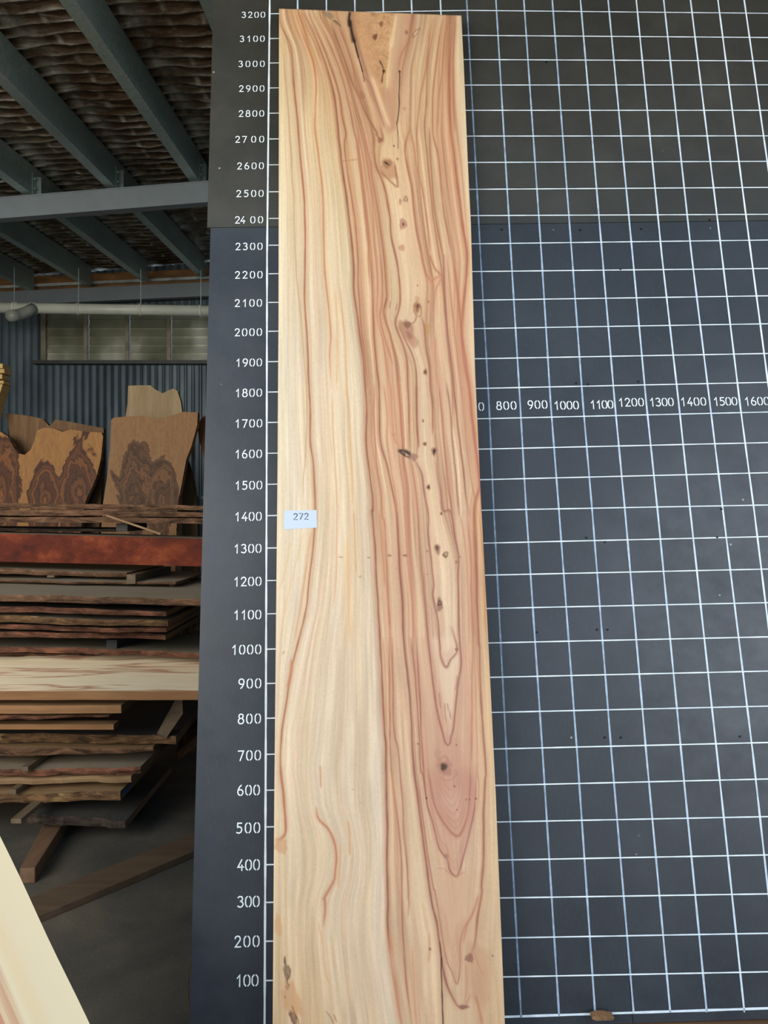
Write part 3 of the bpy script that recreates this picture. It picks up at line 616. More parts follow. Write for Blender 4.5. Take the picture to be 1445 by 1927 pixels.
# heart wedge at the top: curly burl figure
hx0, hx1 = np.interp(ys, [0, 60, 160, 230, 260], [660, 668, 702, 722, 735]), np.interp(ys, [0, 60, 130, 160, 230, 260], [748, 742, 736, 728, 730, 736])
hm = np.clip((px_ - hx0[:, None]) / 8, 0, 1) * np.clip((hx1[:, None] - px_) / 6, 0, 1) * np.clip((200 - py_) / 60, 0, 1)
cur = snoise((H_, W_), 9, 12, 61) + .6 * snoise((H_, W_), 4, 5, 62); bands = np.sin((py_ * .55 + 14 * cur) * 1.0)
bc = np.array([206, 156, 104.]) + bands[..., None] * np.array([14, 13, 11.]) + cur[..., None] * 22
IMG = IMG * (1 - .8 * hm[..., None]) + bc * .8 * hm[..., None]
# rose brown wedges flanking it
for poly, c, a in (([(741, 20), (772, 28), (770, 70), (752, 130), (748, 230), (738, 250), (735, 170), (736, 90)], (188, 132, 98), .65),
                   ([(716, 170), (735, 165), (745, 240), (728, 255), (718, 215)], (196, 142, 110), .7),
                   ([(661, 25), (700, 28), (712, 110), (724, 190), (716, 205), (690, 140), (672, 70)], (200, 142, 98), .55)):
    q = np.array(poly, float); ins = np.zeros((H_, W_), bool); sub = slice(0, 300)
    yy, xx = py_[sub], px_[sub]; ii = np.zeros(yy.shape, bool); j = len(q) - 1
    for i in range(len(q)):
        c1 = (q[i, 1] > yy) != (q[j, 1] > yy); ii ^= c1 & (xx < (q[j, 0] - q[i, 0]) * (yy - q[i, 1]) / (q[j, 1] - q[i, 1] + 1e-9) + q[i, 0]); j = i
    m = ii.astype(float)
    for ax in (0, 1):
        for _ in range(3): m = (np.roll(m, 2, ax) + m + np.roll(m, -2, ax)) / 3
    m *= a * (.8 + .6 * unoise(4, 60, 71)[sub]); IMG[sub] = IMG[sub] * (1 - m[..., None]) + np.array(c, float) * m[..., None]
# V-figure on the right below 1180: rose fill
def fillpoly(poly, c, a, blur=4, y0=1100, y1=2200, nz=.5):
    q = np.array(poly, float); sub = slice(y0, y1); yy, xx = py_[sub], px_[sub]; ii = np.zeros(yy.shape, bool); j = len(q) - 1
    for i in range(len(q)):
        c1 = (q[i, 1] > yy) != (q[j, 1] > yy); ii ^= c1 & (xx < (q[j, 0] - q[i, 0]) * (yy - q[i, 1]) / (q[j, 1] - q[i, 1] + 1e-9) + q[i, 0]); j = i
    m = ii.astype(float)
    for ax in (0, 1):
        for _ in range(blur): m = (np.roll(m, 2, ax) + m + np.roll(m, -2, ax)) / 3
    m *= a * (1 + nz * snoise((H_, W_), 30, 10, 81)[sub]); m = np.clip(m, 0, 1)[..., None]; IMG[sub] = IMG[sub] * (1 - m) + np.array(c, float) * m
fillpoly([(792, 1200), (812, 1200), (825, 1290), (836, 1395), (846, 1395), (860, 1300), (868, 1200), (880, 1200), (885, 1440), (895, 1500), (885, 1560), (862, 1645), (845, 1640), (815, 1560), (792, 1440), (785, 1300)], (206, 156, 126), .42, 5)
fillpoly([(812, 1200), (866, 1200), (858, 1290), (845, 1360), (838, 1340), (824, 1270)], (232, 204, 170), .6, 4)
fillpoly([(830, 1385), (862, 1385), (882, 1450), (882, 1520), (860, 1575), (835, 1550), (810, 1500), (803, 1450)], (196, 142, 116), .4, 12)
fillpoly([(820, 1640), (868, 1640), (900, 1640), (888, 1750), (862, 1840), (842, 1770)], (214, 168, 132), .6, 6)
blob(852, 1508, 20, 22, (218, 176, 150), .45, 0, 1.2, .2)
fillpoly([(840, 1880), (905, 1880), (905, 1930), (900, 2100), (835, 2100)], (218, 186, 148), .5, 6)
fillpoly([(880, 1770), (920, 1790), (925, 1880), (900, 1900), (880, 1850)], (198, 148, 112), .5, 8)

ln = [  # traced rings, left to right
 ('A 45,290 75,430 85,560 110,860 118,976 B 128,200 130,330 142,480 148,700 158,951 C 165,200 190,440 210,700 228,926 D 225,250 215,500 200,700 210,870', 1.0, (176, 140, 96), .6, 3, .25),
 (g1, 1.3, (150, 84, 54), .85, 4.5, .4),
 ('A 70,210 100,300 120,400', 1.2, (170, 110, 70), .6, 0, 0),
 ('G 75,0 95,200 108,380 100,430 75,455 45,462', 1.7, (164, 98, 72), .8, 5, .5),
 (gL2[:17], 1.2, (180, 112, 68), .75, 5, .4), (gL2[16:23], 1.0, (196, 140, 96), .55, 3, .25),
 ('A 180,75 215,190 250,320 285,430 310,560', 1.4, (176, 108, 68), .6, 5, .4),
 ('A 195,75 235,190 290,300 350,450', 1.0, (170, 110, 70), .5, 3, .3),
 ('A 130,75 160,200 200,290', 1.2, (190, 128, 84), .6, 5, .4),
 (gL3, 1.5, (138, 76, 52), .9, 5, .5),
 ('A 260,110 320,250 380,390 430,530 480,690 505,860 530,976 B 505,120 520,260 560,520 585,700 605,951 C 590,200 610,500 640,760 655,926', 1.2, (150, 88, 58), .75, 4, .4),
 (gSL[:12], 1.2, (150, 88, 60), .7, 4, .4),
 ('C 690,300 700,560 720,800 735,926 D 725,380 770,560 810,750 835,903 E 840,330 860,600 870,870', 1.4, (142, 80, 58), .8, 4, .45),
 ('E 830,10 840,330 860,600 870,870 F 885,350 900,600 915,850 G 930,250 970,560 1005,821 H 1020,200 1045,400 1075,540 1110,630 1150,690 1185,690 1220,620', 1.7, (138, 78, 66), .88, 6, .5),
 ('G 925,60 945,250 985,560 1020,760 H 1010,0 1050,250 1075,400 1110,480 1140,550 1160,430 1160,300 1190,200 1230,140 1270,40', 1.1, (164, 100, 80), .75, 4, .35),
 (gM1[:24], 1.2, (152, 92, 64), .65, 4, .35),
 ('A 420,170 470,300 520,440 570,590 630,720 690,860 760,976 B 735,50 775,95 780,60 760,0', 1.6, (142, 86, 62), .75, 5, .4),
 ('A 480,200 530,320 580,480 610,640 660,750', 1.5, (160, 100, 72), .6, 6, .35),
 ('A 660,560 710,620 750,740 790,860 815,940', 1.8, (158, 100, 82), .6, 6, .35),
 ('A 860,250 850,420 835,560 830,650', 1.2, (236, 204, 150), .8, 3, .4),
 ('A 900,110 880,250 865,350', 2.0, (238, 208, 156), .7, 3, .4),
 ('A 720,560 770,700 820,850 850,930', 2.4, (238, 206, 158), .6, 5, .3),
 ('B 700,30 720,100 720,180 735,280 770,370 800,470 830,640 835,720 850,830 880,951 C 875,160 880,340 850,460 860,520 900,620 930,740 935,926 D 920,200 925,440', 1.4, (148, 84, 60), .85, 4, .4),
 ('C 870,470 900,560 960,680 990,780 998,926 D 975,250 980,400 970,490', 1.4, (150, 86, 66), .8, 4, .35),
 ('D 940,500 1000,600 1020,720 1050,903 E 1030,150 1050,330 1065,480 1060,560 1090,700 1105,870 F 1085,120 1120,190 1150,140 1190,75 E 1180,760', 1.5, (146, 88, 74), .8, 4, .35),
 ('D 970,0 972,250 985,440', 1.6, (140, 84, 62), .75, 4, .35),
 ('A 1010,120 990,290 935,410 920,520', 1.0, (160, 104, 78), .6, 5, .35),
 ('B 975,0 940,130 950,250 985,420 1005,600 1030,780 1070,951', 1.5, (158, 94, 66), .75, 5, .4),
 ('C 1030,0 1060,120 1095,188', 1.6, (178, 112, 78), .75, 5, .4), ('C 1095,188 1130,160 1165,145', 1.3, (180, 112, 78), .8, 7, .4),
 ('C 1085,0 1120,90 1165,140', 1.4, (166, 100, 70), .75, 4, .4),
 ('C 1165,160 1130,250 1110,400', 1.3, (176, 112, 84), .6, 10, .4),
 ('C 1030,430 1050,500 1060,640 1085,780 1092,926 D 1080,150 1080,350', 1.4, (148, 86, 64), .85, 4, .35),
 ('D 1105,540 1115,640 1135,740 1150,870 E 1175,10 1205,180 1228,310 1225,440 1230,700 1235,860 F 1215,170 1190,330 1170,560 1150,640 1145,675 1125,685 1105,640 1060,450 1035,270 1010,60 E 1015,700 1000,420', 1.4, (146, 88, 76), .85, 4, .35),
 ('G 985,20 1020,220 1080,350 1160,437 1205,390 1238,260 1250,0', 2.0, (162, 98, 82), .7, 7, .45),
 ('F 930,0 950,350 965,700 G 975,200 1010,340 1050,500 1085,560 1105,585 1120,650 1160,687 1180,650 1200,580 1240,430 1275,250 1285,0', 1.3, (146, 84, 74), .85, 4, .35),
 ('G 1030,640 1080,640 1120,670 1160,685 1210,660', .9, (180, 120, 96), .6, 0, 0),
 ('F 895,0 930,350 950,700 960,850 G 955,60 975,200', 1.3, (150, 90, 70), .8, 4, .35),
 ('F 755,0 760,560 770,850 G 800,350 820,560 825,821 H 815,300 840,600 865,793', 1.3, (156, 92, 68), .75, 4, .35),
 ('F 775,0 785,560 810,700 825,850 G 830,250 835,420 855,600 865,821 H 850,60 845,140', 1.2, (154, 90, 68), .7, 4, .35),
 ('F 720,0 735,300 740,600', 1.2, (176, 112, 78), .5, 4, .3),
 ('G 760,0 800,560 790,700 810,821', 1.0, (184, 128, 96), .5, 5, .3),
 (gS3[:14], 1.3, (152, 90, 66), .75, 4, .4),
 (gS5[:16], 2.0, (164, 92, 66), .8, 7, .5),
 ('A 1340,120 1320,400 1320,700 1330,960', 1.3, (170, 104, 76), .7, 4, .4),
 ('A 1245,140 1215,300 1190,500 1170,700 1170,976 B 1175,200 1200,450 1225,650 1280,951', 1.4, (162, 100, 70), .75, 5, .4),
 ('A 1175,130 1145,260 1120,500 1080,700 1050,976 B 1030,200 1040,330 1070,480 1100,700 1125,951', 1.4, (168, 108, 74), .7, 6, .4),
 ('A 1290,120 1255,280 1240,500 1215,700 1200,976', 1.4, (180, 118, 82), .6, 6, .4),
 ('A 1050,270 1040,420 1035,560', 1.0, (190, 140, 92), .5, 3, .3),
 ('B 1250,0 1270,400 1300,700 1330,951', 1.4, (200, 140, 104), .5, 6, .4),
 ('B 1110,0 1130,350 1160,650 1215,951', 1.1, (150, 92, 64), .7, 3, .3),
 ('C 1240,0 1275,200 1310,560 1340,740 1365,926 D 1350,250 1380,500 1405,700 1412,880', 2.2, (176, 104, 78), .75, 6, .5),
 ('C 1200,0 1220,150 1255,480 1290,760 1310,926 D 1300,300 1330,560 1350,700 1390,903', 1.3, (176, 112, 86), .65, 4, .35),
 ('C 1185,0 1190,260 1215,560 1240,760 1255,926 D 1240,180 1265,400 1290,600 1310,800 1325,903', 1.4, (140, 82, 64), .8, 4, .35),
 ('D 1120,0 1145,250 1165,500 1185,700 1215,903', 1.4, (164, 98, 80), .7, 5, .4),
 ('D 1175,0 1200,200 1215,400 1235,600 1260,903', 1.2, (140, 84, 66), .7, 3, .35),
 ('C 1125,580 1130,760 1145,926', 2.0, (188, 124, 98), .6, 7, .4),
 ('E 1280,0 1310,300 1312,500 1325,870 F 1285,300 1285,600 1275,850', 1.6, (168, 104, 84), .6, 6, .4),
 ('E 1230,0 1270,200 1290,500 1300,870', 1.2, (180, 122, 96), .6, 4, .3),
 ('E 1360,20 1390,280 1400,560 1405,800', 1.2, (184, 122, 72), .7, 4, .4),
 ('E 1335,0 1345,300 1350,600 1362,870 F 1335,60 1340,300 1355,600 1375,850 G 1340,100 1330,300 1330,560 1318,740 H 1290,0 1265,150 1248,300 1215,400', 1.8, (150, 88, 66), .82, 5, .4),
 ('H 1270,10 1235,120 1200,200 1175,300', 1.2, (176, 112, 86), .6, 5, .35),
 ('F 1300,0 1310,400 1320,850 G 1300,100 1290,300', 1.4, (190, 134, 104), .6, 6, .4),
 ('D 745,0 770,220 770,400 800,600 835,800 845,903', 1.2, (180, 116, 90), .7, 4, .4),
 ('D 795,0 805,250 825,400 850,420', 1.6, (190, 124, 96), .6, 6, .4),
 ('D 850,0 865,250 880,420', 1.8, (182, 112, 86), .7, 5, .4),
 ('D 880,520 900,620 905,800 915,903 E 900,200 915,420 930,640 945,870', 2.2, (186, 122, 98), .6, 8, .4),
 ('D 940,540 950,640 970,800 975,903', 1.4, (186, 122, 98), .6, 5, .4),
 ('D 690,0 680,200 690,420 700,560 730,750 735,903 E 745,100 760,420 780,760 785,870', 1.2, (168, 104, 74), .7, 4, .4),
 ('E 705,0 725,200 745,500', 1.2, (176, 112, 80), .6, 4, .35),
 ('B 640,0 660,200 700,500 720,800 735,951 C 725,200 720,420 760,600 790,800 800,926', 1.3, (178, 112, 80), .65, 5, .4),
 ('B 600,0 620,240 650,480 680,800 C 660,0 670,200', 1.2, (174, 106, 72), .65, 4, .4),
 ('C 740,0 755,150 755,330 740,420 770,560 830,760', 1.2, (168, 104, 78), .7, 3, .35),
 ('C 785,300 775,370', 1.2, (120, 74, 50), .6, 0, 0), ('C 812,320 805,370', 1.2, (130, 84, 60), .5, 0, 0), ('C 862,340 850,385', 1.0, (130, 90, 60), .5, 0, 0),
 ('C 460,200 480,400 500,600 510,926 D 510,200 530,560 540,870', 1.2, (204, 152, 96), .6, 4, .3),
 ('C 430,240 440,500 440,926', 1.0, (210, 160, 106), .5, 4, .3),
 ('E 540,0 550,250 560,420', 1.2, (196, 140, 92), .6, 4, .3), ('E 500,200 510,600 515,870', 1.2, (214, 168, 116), .5, 8, .35),
 ('E 262,130 240,300 210,520 170,760 150,870', 1.0, (192, 138, 96), .6, 4, .35),
 ('E 210,150 150,400 90,650 60,870', 1.0, (206, 176, 136), .5, 4, .3), ('E 130,200 90,420 50,520', 1.0, (206, 176, 136), .5, 4, .3),
 ('F 130,140 125,230 105,320', 2.4, (190, 120, 86), .7, 4, .4), ('F 85,90 75,105', 1.5, (160, 130, 90), .6, 0, 0),
 ('G 320,0 325,140', 1.4, (190, 136, 98), .6, 3, .3),
 ('G 295,260 310,330 370,395 405,470 420,560 412,650 400,720 345,821 H 340,40 342,110 332,200', 2.0, (178, 110, 80), .8, 5, .45),
 ('G 445,480 440,620 430,760', 1.4, (200, 150, 110), .6, 4, .3), ('G 490,340 500,420 500,560', 1.6, (196, 146, 100), .6, 4, .3),
 ('H 300,180 330,320 345,480 370,560', 1.2, (206, 152, 106), .5, 3, .3), ('H 345,715 375,750 395,793', 1.0, (140, 100, 66), .7, 0, 0), ('H 395,735 412,780', 1.0, (140, 100, 66), .7, 0, 0),
 ('H 735,240 760,480 800,793', 2.6, (192, 128, 94), .6, 8, .45), ('H 870,330 880,560 890,793', 1.6, (198, 142, 108), .5, 8, .4),
 ('H 970,240 975,340 965,420', 2.0, (196, 140, 108), .6, 5, .4), ('H 930,60 960,240', 2.2, (208, 160, 126), .5, 5, .3),
 ('H 1250,620 1270,690 1290,793', 2.4, (176, 116, 86), .6, 8, .4), ('H 1240,350 1270,440 1300,500', 1.6, (188, 130, 100), .6, 6, .35),
 ('H 1190,420 1200,560 1180,680', 1.4, (186, 130, 98), .5, 6, .3),
 ('A 455,470 560,520 580,600', 0.1, (0, 0, 0), 0, 0, 0),
]
for L in ln: stroke(L[0], L[1], L[2], L[3], L[4], tuple(min(255, q * .72 + k_) for q, k_ in zip(L[2], (88, 72, 52))), L[5])
def nest(base, cx, cy, scales, col, a, w):
    p_ = tr(base)
    for s_ in scales: stroke(np.stack([cx + (p_[:, 0] - cx) * s_, cy + (p_[:, 1] - cy) * s_], -1), w, col, a, 4, tuple(q + 20 for q in col), a * .6, jit=1.2)
nest('G 985,20 1020,220 1080,350 1160,437 1205,390 1238,260 1250,0', 842, 1450, (.88, .78, .66, .54, .42, .3), (178, 120, 98), .32, 1.3)
nest('G 975,200 1010,340 1050,500 1085,560 1105,585 1120,650 1160,687 1180,650 1200,580 1240,430 1275,250 1285,0', 845, 1470, (.92, .86), (180, 122, 100), .3, 1.2)
nest('F 1085,120 1105,170 1120,190 1150,140 1190,75', 838, 1215, (.75, .5), (196, 150, 122), .35, 1.2)
nest('H 1010,0 1050,250 1075,400 1110,480 1140,550 1160,430 1160,300 1190,200 1230,140', 850, 1740, (.85, .7, .55, .4), (192, 142, 108), .3, 1.4)
# burl smudges and knots
for a_ in (('A', 400, 110, 12, 5, (140, 120, 92), .7, .5), ('A', 455, 165, 6, 3, (150, 120, 80), .6, .9), ('A', 745, 270, 4.2, 6, (110, 66, 42), .85, .4), ('A', 790, 175, 3.6, 5.5, (140, 88, 56), .8, .2),
           ('A', 810, 130, 3, 5, (176, 122, 82), .6, 0), ('A', 730, 105, 4, 3, (170, 112, 74), .7, 0), ('A', 1045, 240, 11, 3.2, (150, 106, 68), .8, -.9), ('A', 1045, 240, 7, 1.4, (236, 214, 170), .9, -.9),
           ('A', 975, 238, 3, 4, (140, 84, 66), .6, 0), ('A', 925, 525, 2.4, 2, (80, 44, 34), .9, 0), ('A', 808, 524, 2.6, 3.2, (70, 40, 26), .9, 0), ('A', 960, 800, 3, 3, (190, 140, 96), .7, 0),
           ('B', 820, 300, 15, 20, (190, 138, 96), .75, -.45), ('B', 812, 258, 9, 8, (160, 110, 74), .7, 0), ('B', 808, 256, 5.5, 1.6, (50, 30, 22), .95, .6), ('B', 860, 132, 1.5, 1.5, (70, 36, 24), .9, 0),
           ('B', 885, 225, 2.5, 2.5, (150, 110, 60), .7, 0), ('B', 760, 90, 5, 5, (150, 92, 68), .7, 0), ('B', 944, 512, 4, 5, (110, 74, 56), .9, 0), ('B', 944, 512, 2.6, 3.4, (226, 190, 154), .95, 0), ('B', 944, 512, .9, 1, (110, 70, 50), .9, 0),
           ('B', 905, 530, 2.5, 6, (180, 120, 90), .7, 0), ('B', 925, 690, 7, 10, (182, 128, 102), .8, 0), ('B', 927, 692, 2, 3, (110, 56, 50), .9, 0), ('B', 915, 860, 6, 6, (196, 140, 108), .75, 0),
           ('C', 1000, 370, 8, 13, (206, 158, 112), .8, .1), ('C', 1002, 365, 4.5, 9, (150, 96, 66), .85, .1), ('C', 1003, 355, 2, 4, (96, 56, 38), .8, 0), ('C', 1000, 310, 5, 7, (196, 150, 110), .6, 0),
           ('C', 930, 530, 12, 24, (178, 126, 96), .85, -.45), ('C', 970, 600, 8, 14, (190, 142, 110), .75, -.6), ('C', 932, 485, 7, 6, (130, 86, 62), .75, 0), ('C', 945, 560, 4, 8, (150, 96, 74), .6, -.5),
           ('C', 1075, 515, 3.5, 11, (196, 144, 74), .7, 0), ('C', 1057, 815, 4, 6, (170, 118, 86), .8, 0), ('C', 1057, 815, 2, 3.4, (84, 50, 36), .85, 0), ('C', 1003, 213, 1.8, 1.8, (170, 116, 80), .8, 0), ('C', 1078, 325, 1.8, 2.2, (150, 96, 66), .8, 0),
           ('D', 1015, 260, 1.6, 3, (120, 80, 52), .85, 0), ('D', 1027, 417, 3.5, 3.5, (130, 86, 50), .85, 0), ('D', 1027, 417, 1.2, 1.2, (70, 44, 30), .9, 0), ('D', 1090, 468, 5, 8, (150, 104, 84), .8, 0), ('D', 1091, 467, 2, 4.6, (30, 18, 18), .95, .2),
           ('D', 895, 480, 13, 6.5, (120, 82, 60), .8, .42), ('D', 890, 478, 11, 5, (46, 32, 26), .9, .42), ('D', 885, 476, 6, 2, (150, 112, 84), .75, .35), ('D', 905, 492, 4, 2, (210, 170, 130), .9, .3), ('D', 955, 505, 7, 7, (140, 96, 80), .6, .3),
           ('D', 1052, 711, 4, 5.5, (170, 122, 92), .8, 0), ('D', 1052, 711, 2.2, 3, (70, 44, 34), .95, 0), ('D', 1138, 890, 2.2, 2.6, (120, 76, 56), .8, 0), ('D', 812, 354, 4, 1, (170, 120, 80), .8, 0),
           ('E', 1116, 22, 2.2, 2.4, (130, 84, 60), .9, 0), ('E', 1090, 255, 5.5, 10, (160, 116, 86), .8, -.2), ('E', 1088, 248, 2.5, 5, (84, 58, 44), .85, -.2), ('E', 1143, 292, 5, 6, (120, 80, 58), .85, .5), ('E', 1146, 288, 1.6, 3, (222, 186, 150), .9, .5),
           ('E', 1104, 620, 5.5, 13, (150, 104, 82), .8, 0), ('E', 1104, 610, 3.4, 5, (76, 48, 40), .9, 0), ('E', 1106, 608, 1.2, 1.8, (190, 160, 130), .9, 0), ('E', 1215, 340, 3, 3, (150, 100, 76), .6, 0),
           ('E', 458, 308, 3.6, 1.2, (170, 120, 70), .8, 0), ('E', 640, 312, 3, 1.1, (130, 90, 60), .85, 0), ('E', 776, 297, 4, 1.4, (140, 96, 66), .85, 0), ('E', 877, 297, 4.2, 1.5, (110, 60, 48), .9, 0), ('E', 1024, 268, 3, 1.2, (150, 100, 80), .8, 0), ('E', 1235, 305, 3, 1, (150, 100, 80), .8, 0), ('E', 583, 436, 3.4, 1.2, (176, 120, 76), .8, 0), ('E', 1022, 421, 2.6, 1, (176, 120, 90), .8, 0),
           ('F', 1187, 75, 3, 3, (116, 76, 64), .85, 0), ('F', 1188, 75, 1.5, 1.5, (190, 150, 120), .9, 0), ('F', 940, 679, 1.8, 1.4, (120, 60, 50), .9, 0), ('F', 1186, 686, 1.5, 1.5, (130, 76, 66), .9, 0),
           ('F', 1108, 828, 14, 13, (178, 124, 104), .7, 0), ('F', 1106, 826, 7, 8, (130, 92, 68), .9, 0), ('F', 1104, 828, 5, 6, (62, 46, 40), .85, .3), ('G', 1112, 45, 7, 6, (176, 124, 100), .7, 0),
           ('F', 1065, 745, 6, 9, (186, 142, 108), .6, 0), ('G', 976, 204, 2, 1.8, (110, 56, 50), .9, 0), ('G', 1150, 130, 1.4, 1.8, (120, 60, 56), .9, 0), ('G', 1222, 212, 1.3, 1.3, (120, 60, 56), .9, 0), ('G', 1243, 210, 1.3, 1.3, (120, 60, 56), .9, 0), ('G', 1282, 207, 2, 1.5, (120, 60, 56), .9, 0), ('G', 1166, 275, 1.4, 1.4, (120, 70, 60), .9, 0),
           ('G', 522, 150, 2.4, 1.4, (190, 160, 130), .8, 0), ('G', 568, 232, 3, 1.4, (196, 160, 130), .8, 0), ('G', 80, 500, 12, 14, (202, 148, 100), .6, 0), ('G', 1100, 560, 4, 4, (150, 96, 90), .5, 0),
           ('H', 112, 480, 6.5, 15, (150, 118, 88), .9, -.08), ('H', 100, 410, 2.4, 8, (120, 90, 66), .85, -.1), ('H', 115, 570, 3.4, 5, (140, 112, 90), .85, 0), ('H', 150, 755, 6, 14, (120, 84, 60), .9, -.35), ('H', 155, 760, 3, 10, (160, 130, 100), .7, -.35),
           ('H', 140, 640, 16, 34, (206, 148, 96), .55, -.3), ('H', 60, 200, 7, 20, (206, 150, 98), .5, -.1), ('H', 1215, 395, 8, 8, (140, 92, 76), .7, .5), ('H', 1180, 690, 9, 4, (140, 90, 78), .8, 0), ('H', 976, 340, 2.4, 3, (140, 96, 70), .7, 0),
           ('H', 1355, 380, 1.8, 2, (120, 80, 60), .7, 0), ('H', 100, 630, 1.5, 3, (160, 104, 70), .7, 0), ('A', 650, 700, 5, 8, (168, 108, 80), .6, -.3), ('H', 640, 500, 40, 60, (222, 194, 164), .25, 0)):
    x, y = pt(a_[0], a_[1], a_[2]); blob(x, y, a_[3], a_[4], a_[5], a_[6], a_[7], seed=x)
# bark inclusion squiggles, knot triangle, drying checks
stroke('H 95,420 108,450 100,490 120,500 112,540 125,560', 1.0, (96, 74, 56), .8, taper=False)
stroke('H 120,445 132,470 128,510 110,520', 1.0, (96, 74, 56), .7, taper=False)
stroke('H 140,680 155,720 175,760 185,800', 1.0, (150, 92, 58), .8)
stroke('B 765,310 820,370 870,415 888,420 882,360 870,280 860,240', 1.5, (150, 100, 72), .75)
stroke('B 470,240 520,237 600,228', 1.1, (170, 130, 84), .8)
stroke('C 1005,320 980,345 978,390 1000,425 1025,420 1028,370 1010,335', 1.1, (140, 90, 60), .7)
stroke('C 998,430 985,460 965,480', 1.6, (150, 100, 76), .7)
stroke('F 1060,790 1110,760 1140,790', 1.6, (170, 116, 92), .6); stroke('G 1060,80 1110,95 1160,60 1150,20', 1.3, (176, 120, 96), .6)
for s_ in ('F 1075,350 1080,400 1085,450', 'F 1110,420 1112,480 1118,540', 'F 1190,240 1185,300 1175,340', 'F 1140,470 1150,520', 'F 1130,420 1135,470'): stroke(s_, 1.2, (160, 104, 84), .6)
CK = (26, 14, 10)
for p_, w0 in (('A 556,96 553,140 556,185', 3.0), ('A 560,160 572,230 588,300', 3.0), ('A 590,290 604,350 622,420', 1.9), ('A 622,420 640,480 652,525', 1.0), ('A 652,525 660,570 666,600', .7),
               ('A 780,450 800,490 808,525', .9), ('A 808,525 798,560 794,605', .8), ('A 925,530 926,580 920,700 922,760 914,860 905,910', .9), ('A 905,905 908,950 912,976 B 887,40 890,150', .6),
               ('H 1045,395 1045,470 1048,560 1052,700 1056,793', 1.1), ('H 1036,300 1042,350 1045,400', .6), ('A 440,150 465,165 490,192', .7)):
    stroke(p_, w0, CK, .95, taper=False, jit=.3)
g_ = IMG.mean(-1, keepdims=True); IMG = np.clip(g_ + (IMG - g_) * .9, 4, 250)

woodslab = NM('figured_camphor_slab', .5, 0, .35)
_at = woodslab.attr('grain'); _n = woodslab.noise(woodslab.map((1, 1, .05)), 420, 5, .7)
woodslab.col(woodslab.mix(woodslab.fr(_n, .35, .7, 0, .12), _at.outputs['Color'], (168, 120, 84)))
woodslab.bump(_n, .08, .001)
sawn = wood('sawn_slab_edge', (224, 186, 138), (176, 124, 80), 'Z', 10, 50)

def off(py): return float(np.interp(py, [0, 1927, 2200], [.050, .105, .112]))
TH = .042
nxs, nys = 380, 1100
yb_ = 2080
# plane of the slab: top and bottom offsets interpolated along the board
ztop = hitb(700, 20)[1]; zbot = hitb(700, 2000)[1]
n_pl = [bw(0, ztop, .050), bw(1, ztop, .050), bw(0, zbot, .108)]
SN = (n_pl[1] - n_pl[0]).cross(n_pl[2] - n_pl[0]).normalized()
if SN.y > 0: SN = -SN
def hits(px, py):
    o = Vector((0, 0, CAMZ)); d = P(px, py, 1.) - o; return o + d * ((n_pl[0] - o).dot(SN) / d.dot(SN))
# find the pixel row where the slab reaches the floor
yb_ = 2000
while hits(730, yb_).z > .004: yb_ += 2
rows = np.linspace(0, 1, nys); V3 = np.empty((nys, nxs, 3)); CC = np.empty((nys, nxs, 3))
sxs = np.linspace(0, 1, nxs)
pc = np.array(n_pl[0]); sn = np.array(SN); oo = np.array([0, 0, CAMZ])
for i, t in enumerate(rows):
    yL_ = 16 + (yb_ - 16) * t; yR_ = 29 + (yb_ - 29) * t
    yrow = yL_ + (yR_ - yL_) * sxs; xr = xL(yrow) + (xR(yrow) - xL(yrow)) * sxs
    d = np.stack([(xr - CX) / F, np.ones(nxs), -(yrow - CY) / F], -1); tt = ((pc - oo) @ sn) / (d @ sn)
    V3[i] = oo + d * tt[:, None]
    fx = np.clip(xr - X0, 0, W_ - 2); fy_ = np.clip(yrow, 0, H_ - 2); ix = fx.astype(int); iy_ = fy_.astype(int); tx = (fx - ix)[:, None]; ty_ = (fy_ - iy_)[:, None]
    CC[i] = (IMG[iy_, ix] * (1 - tx) + IMG[iy_, ix + 1] * tx) * (1 - ty_) + (IMG[iy_ + 1, ix] * (1 - tx) + IMG[iy_ + 1, ix + 1] * tx) * ty_
fv = V3.reshape(-1, 3); cc = np.clip(lin(CC.reshape(-1, 3)) * np.array([.89, .85, .825]), 0, .9); N = len(fv)
idx = np.arange(N).reshape(nys, nxs)
# border ring extruded backwards, small arris
ring = np.r_[idx[0, :], idx[1:, -1], idx[-1, -2::-1], idx[-2:0:-1, 0]]
bk = fv[ring] - sn * TH; allv = np.vstack([fv, bk]); nr = len(ring)
f1 = np.stack([idx[:-1, :-1], idx[1:, :-1], idx[1:, 1:], idx[:-1, 1:]], -1).reshape(-1, 4)
rk = np.arange(nr); f2 = np.stack([ring, np.roll(ring, -1), N + np.roll(rk, -1), N + rk], -1)
me = bpy.data.meshes.new('timber_slab')
nf = len(f1) + len(f2); loops = np.concatenate([f1.ravel(), f2.ravel(), N + rk])
me.vertices.add(len(allv)); me.vertices.foreach_set('co', allv.ravel())
me.loops.add(len(loops)); me.loops.foreach_set('vertex_index', loops.astype(np.int32))
me.polygons.add(nf + 1); st_ = np.r_[np.arange(nf) * 4, nf * 4]; me.polygons.foreach_set('loop_start', st_.astype(np.int32))
try: me.polygons.foreach_set('loop_total', np.r_[np.full(nf, 4), nr].astype(np.int32))
except Exception: pass
me.materials.append(woodslab.m); me.materials.append(sawn)
me.polygons.foreach_set('material_index', np.r_[np.zeros(len(f1)), np.zeros(len(f2)), 1].astype(np.int32))
me.update(); me.validate()
ca = me.attributes.new('grain', 'FLOAT_COLOR', 'POINT')
allc = np.vstack([cc, cc[ring]]); ca.data.foreach_set('color', np.c_[allc, np.ones(len(allc))].ravel().astype(np.float32))
slab = bpy.data.objects.new('timber_slab', me); COL.objects.link(slab)
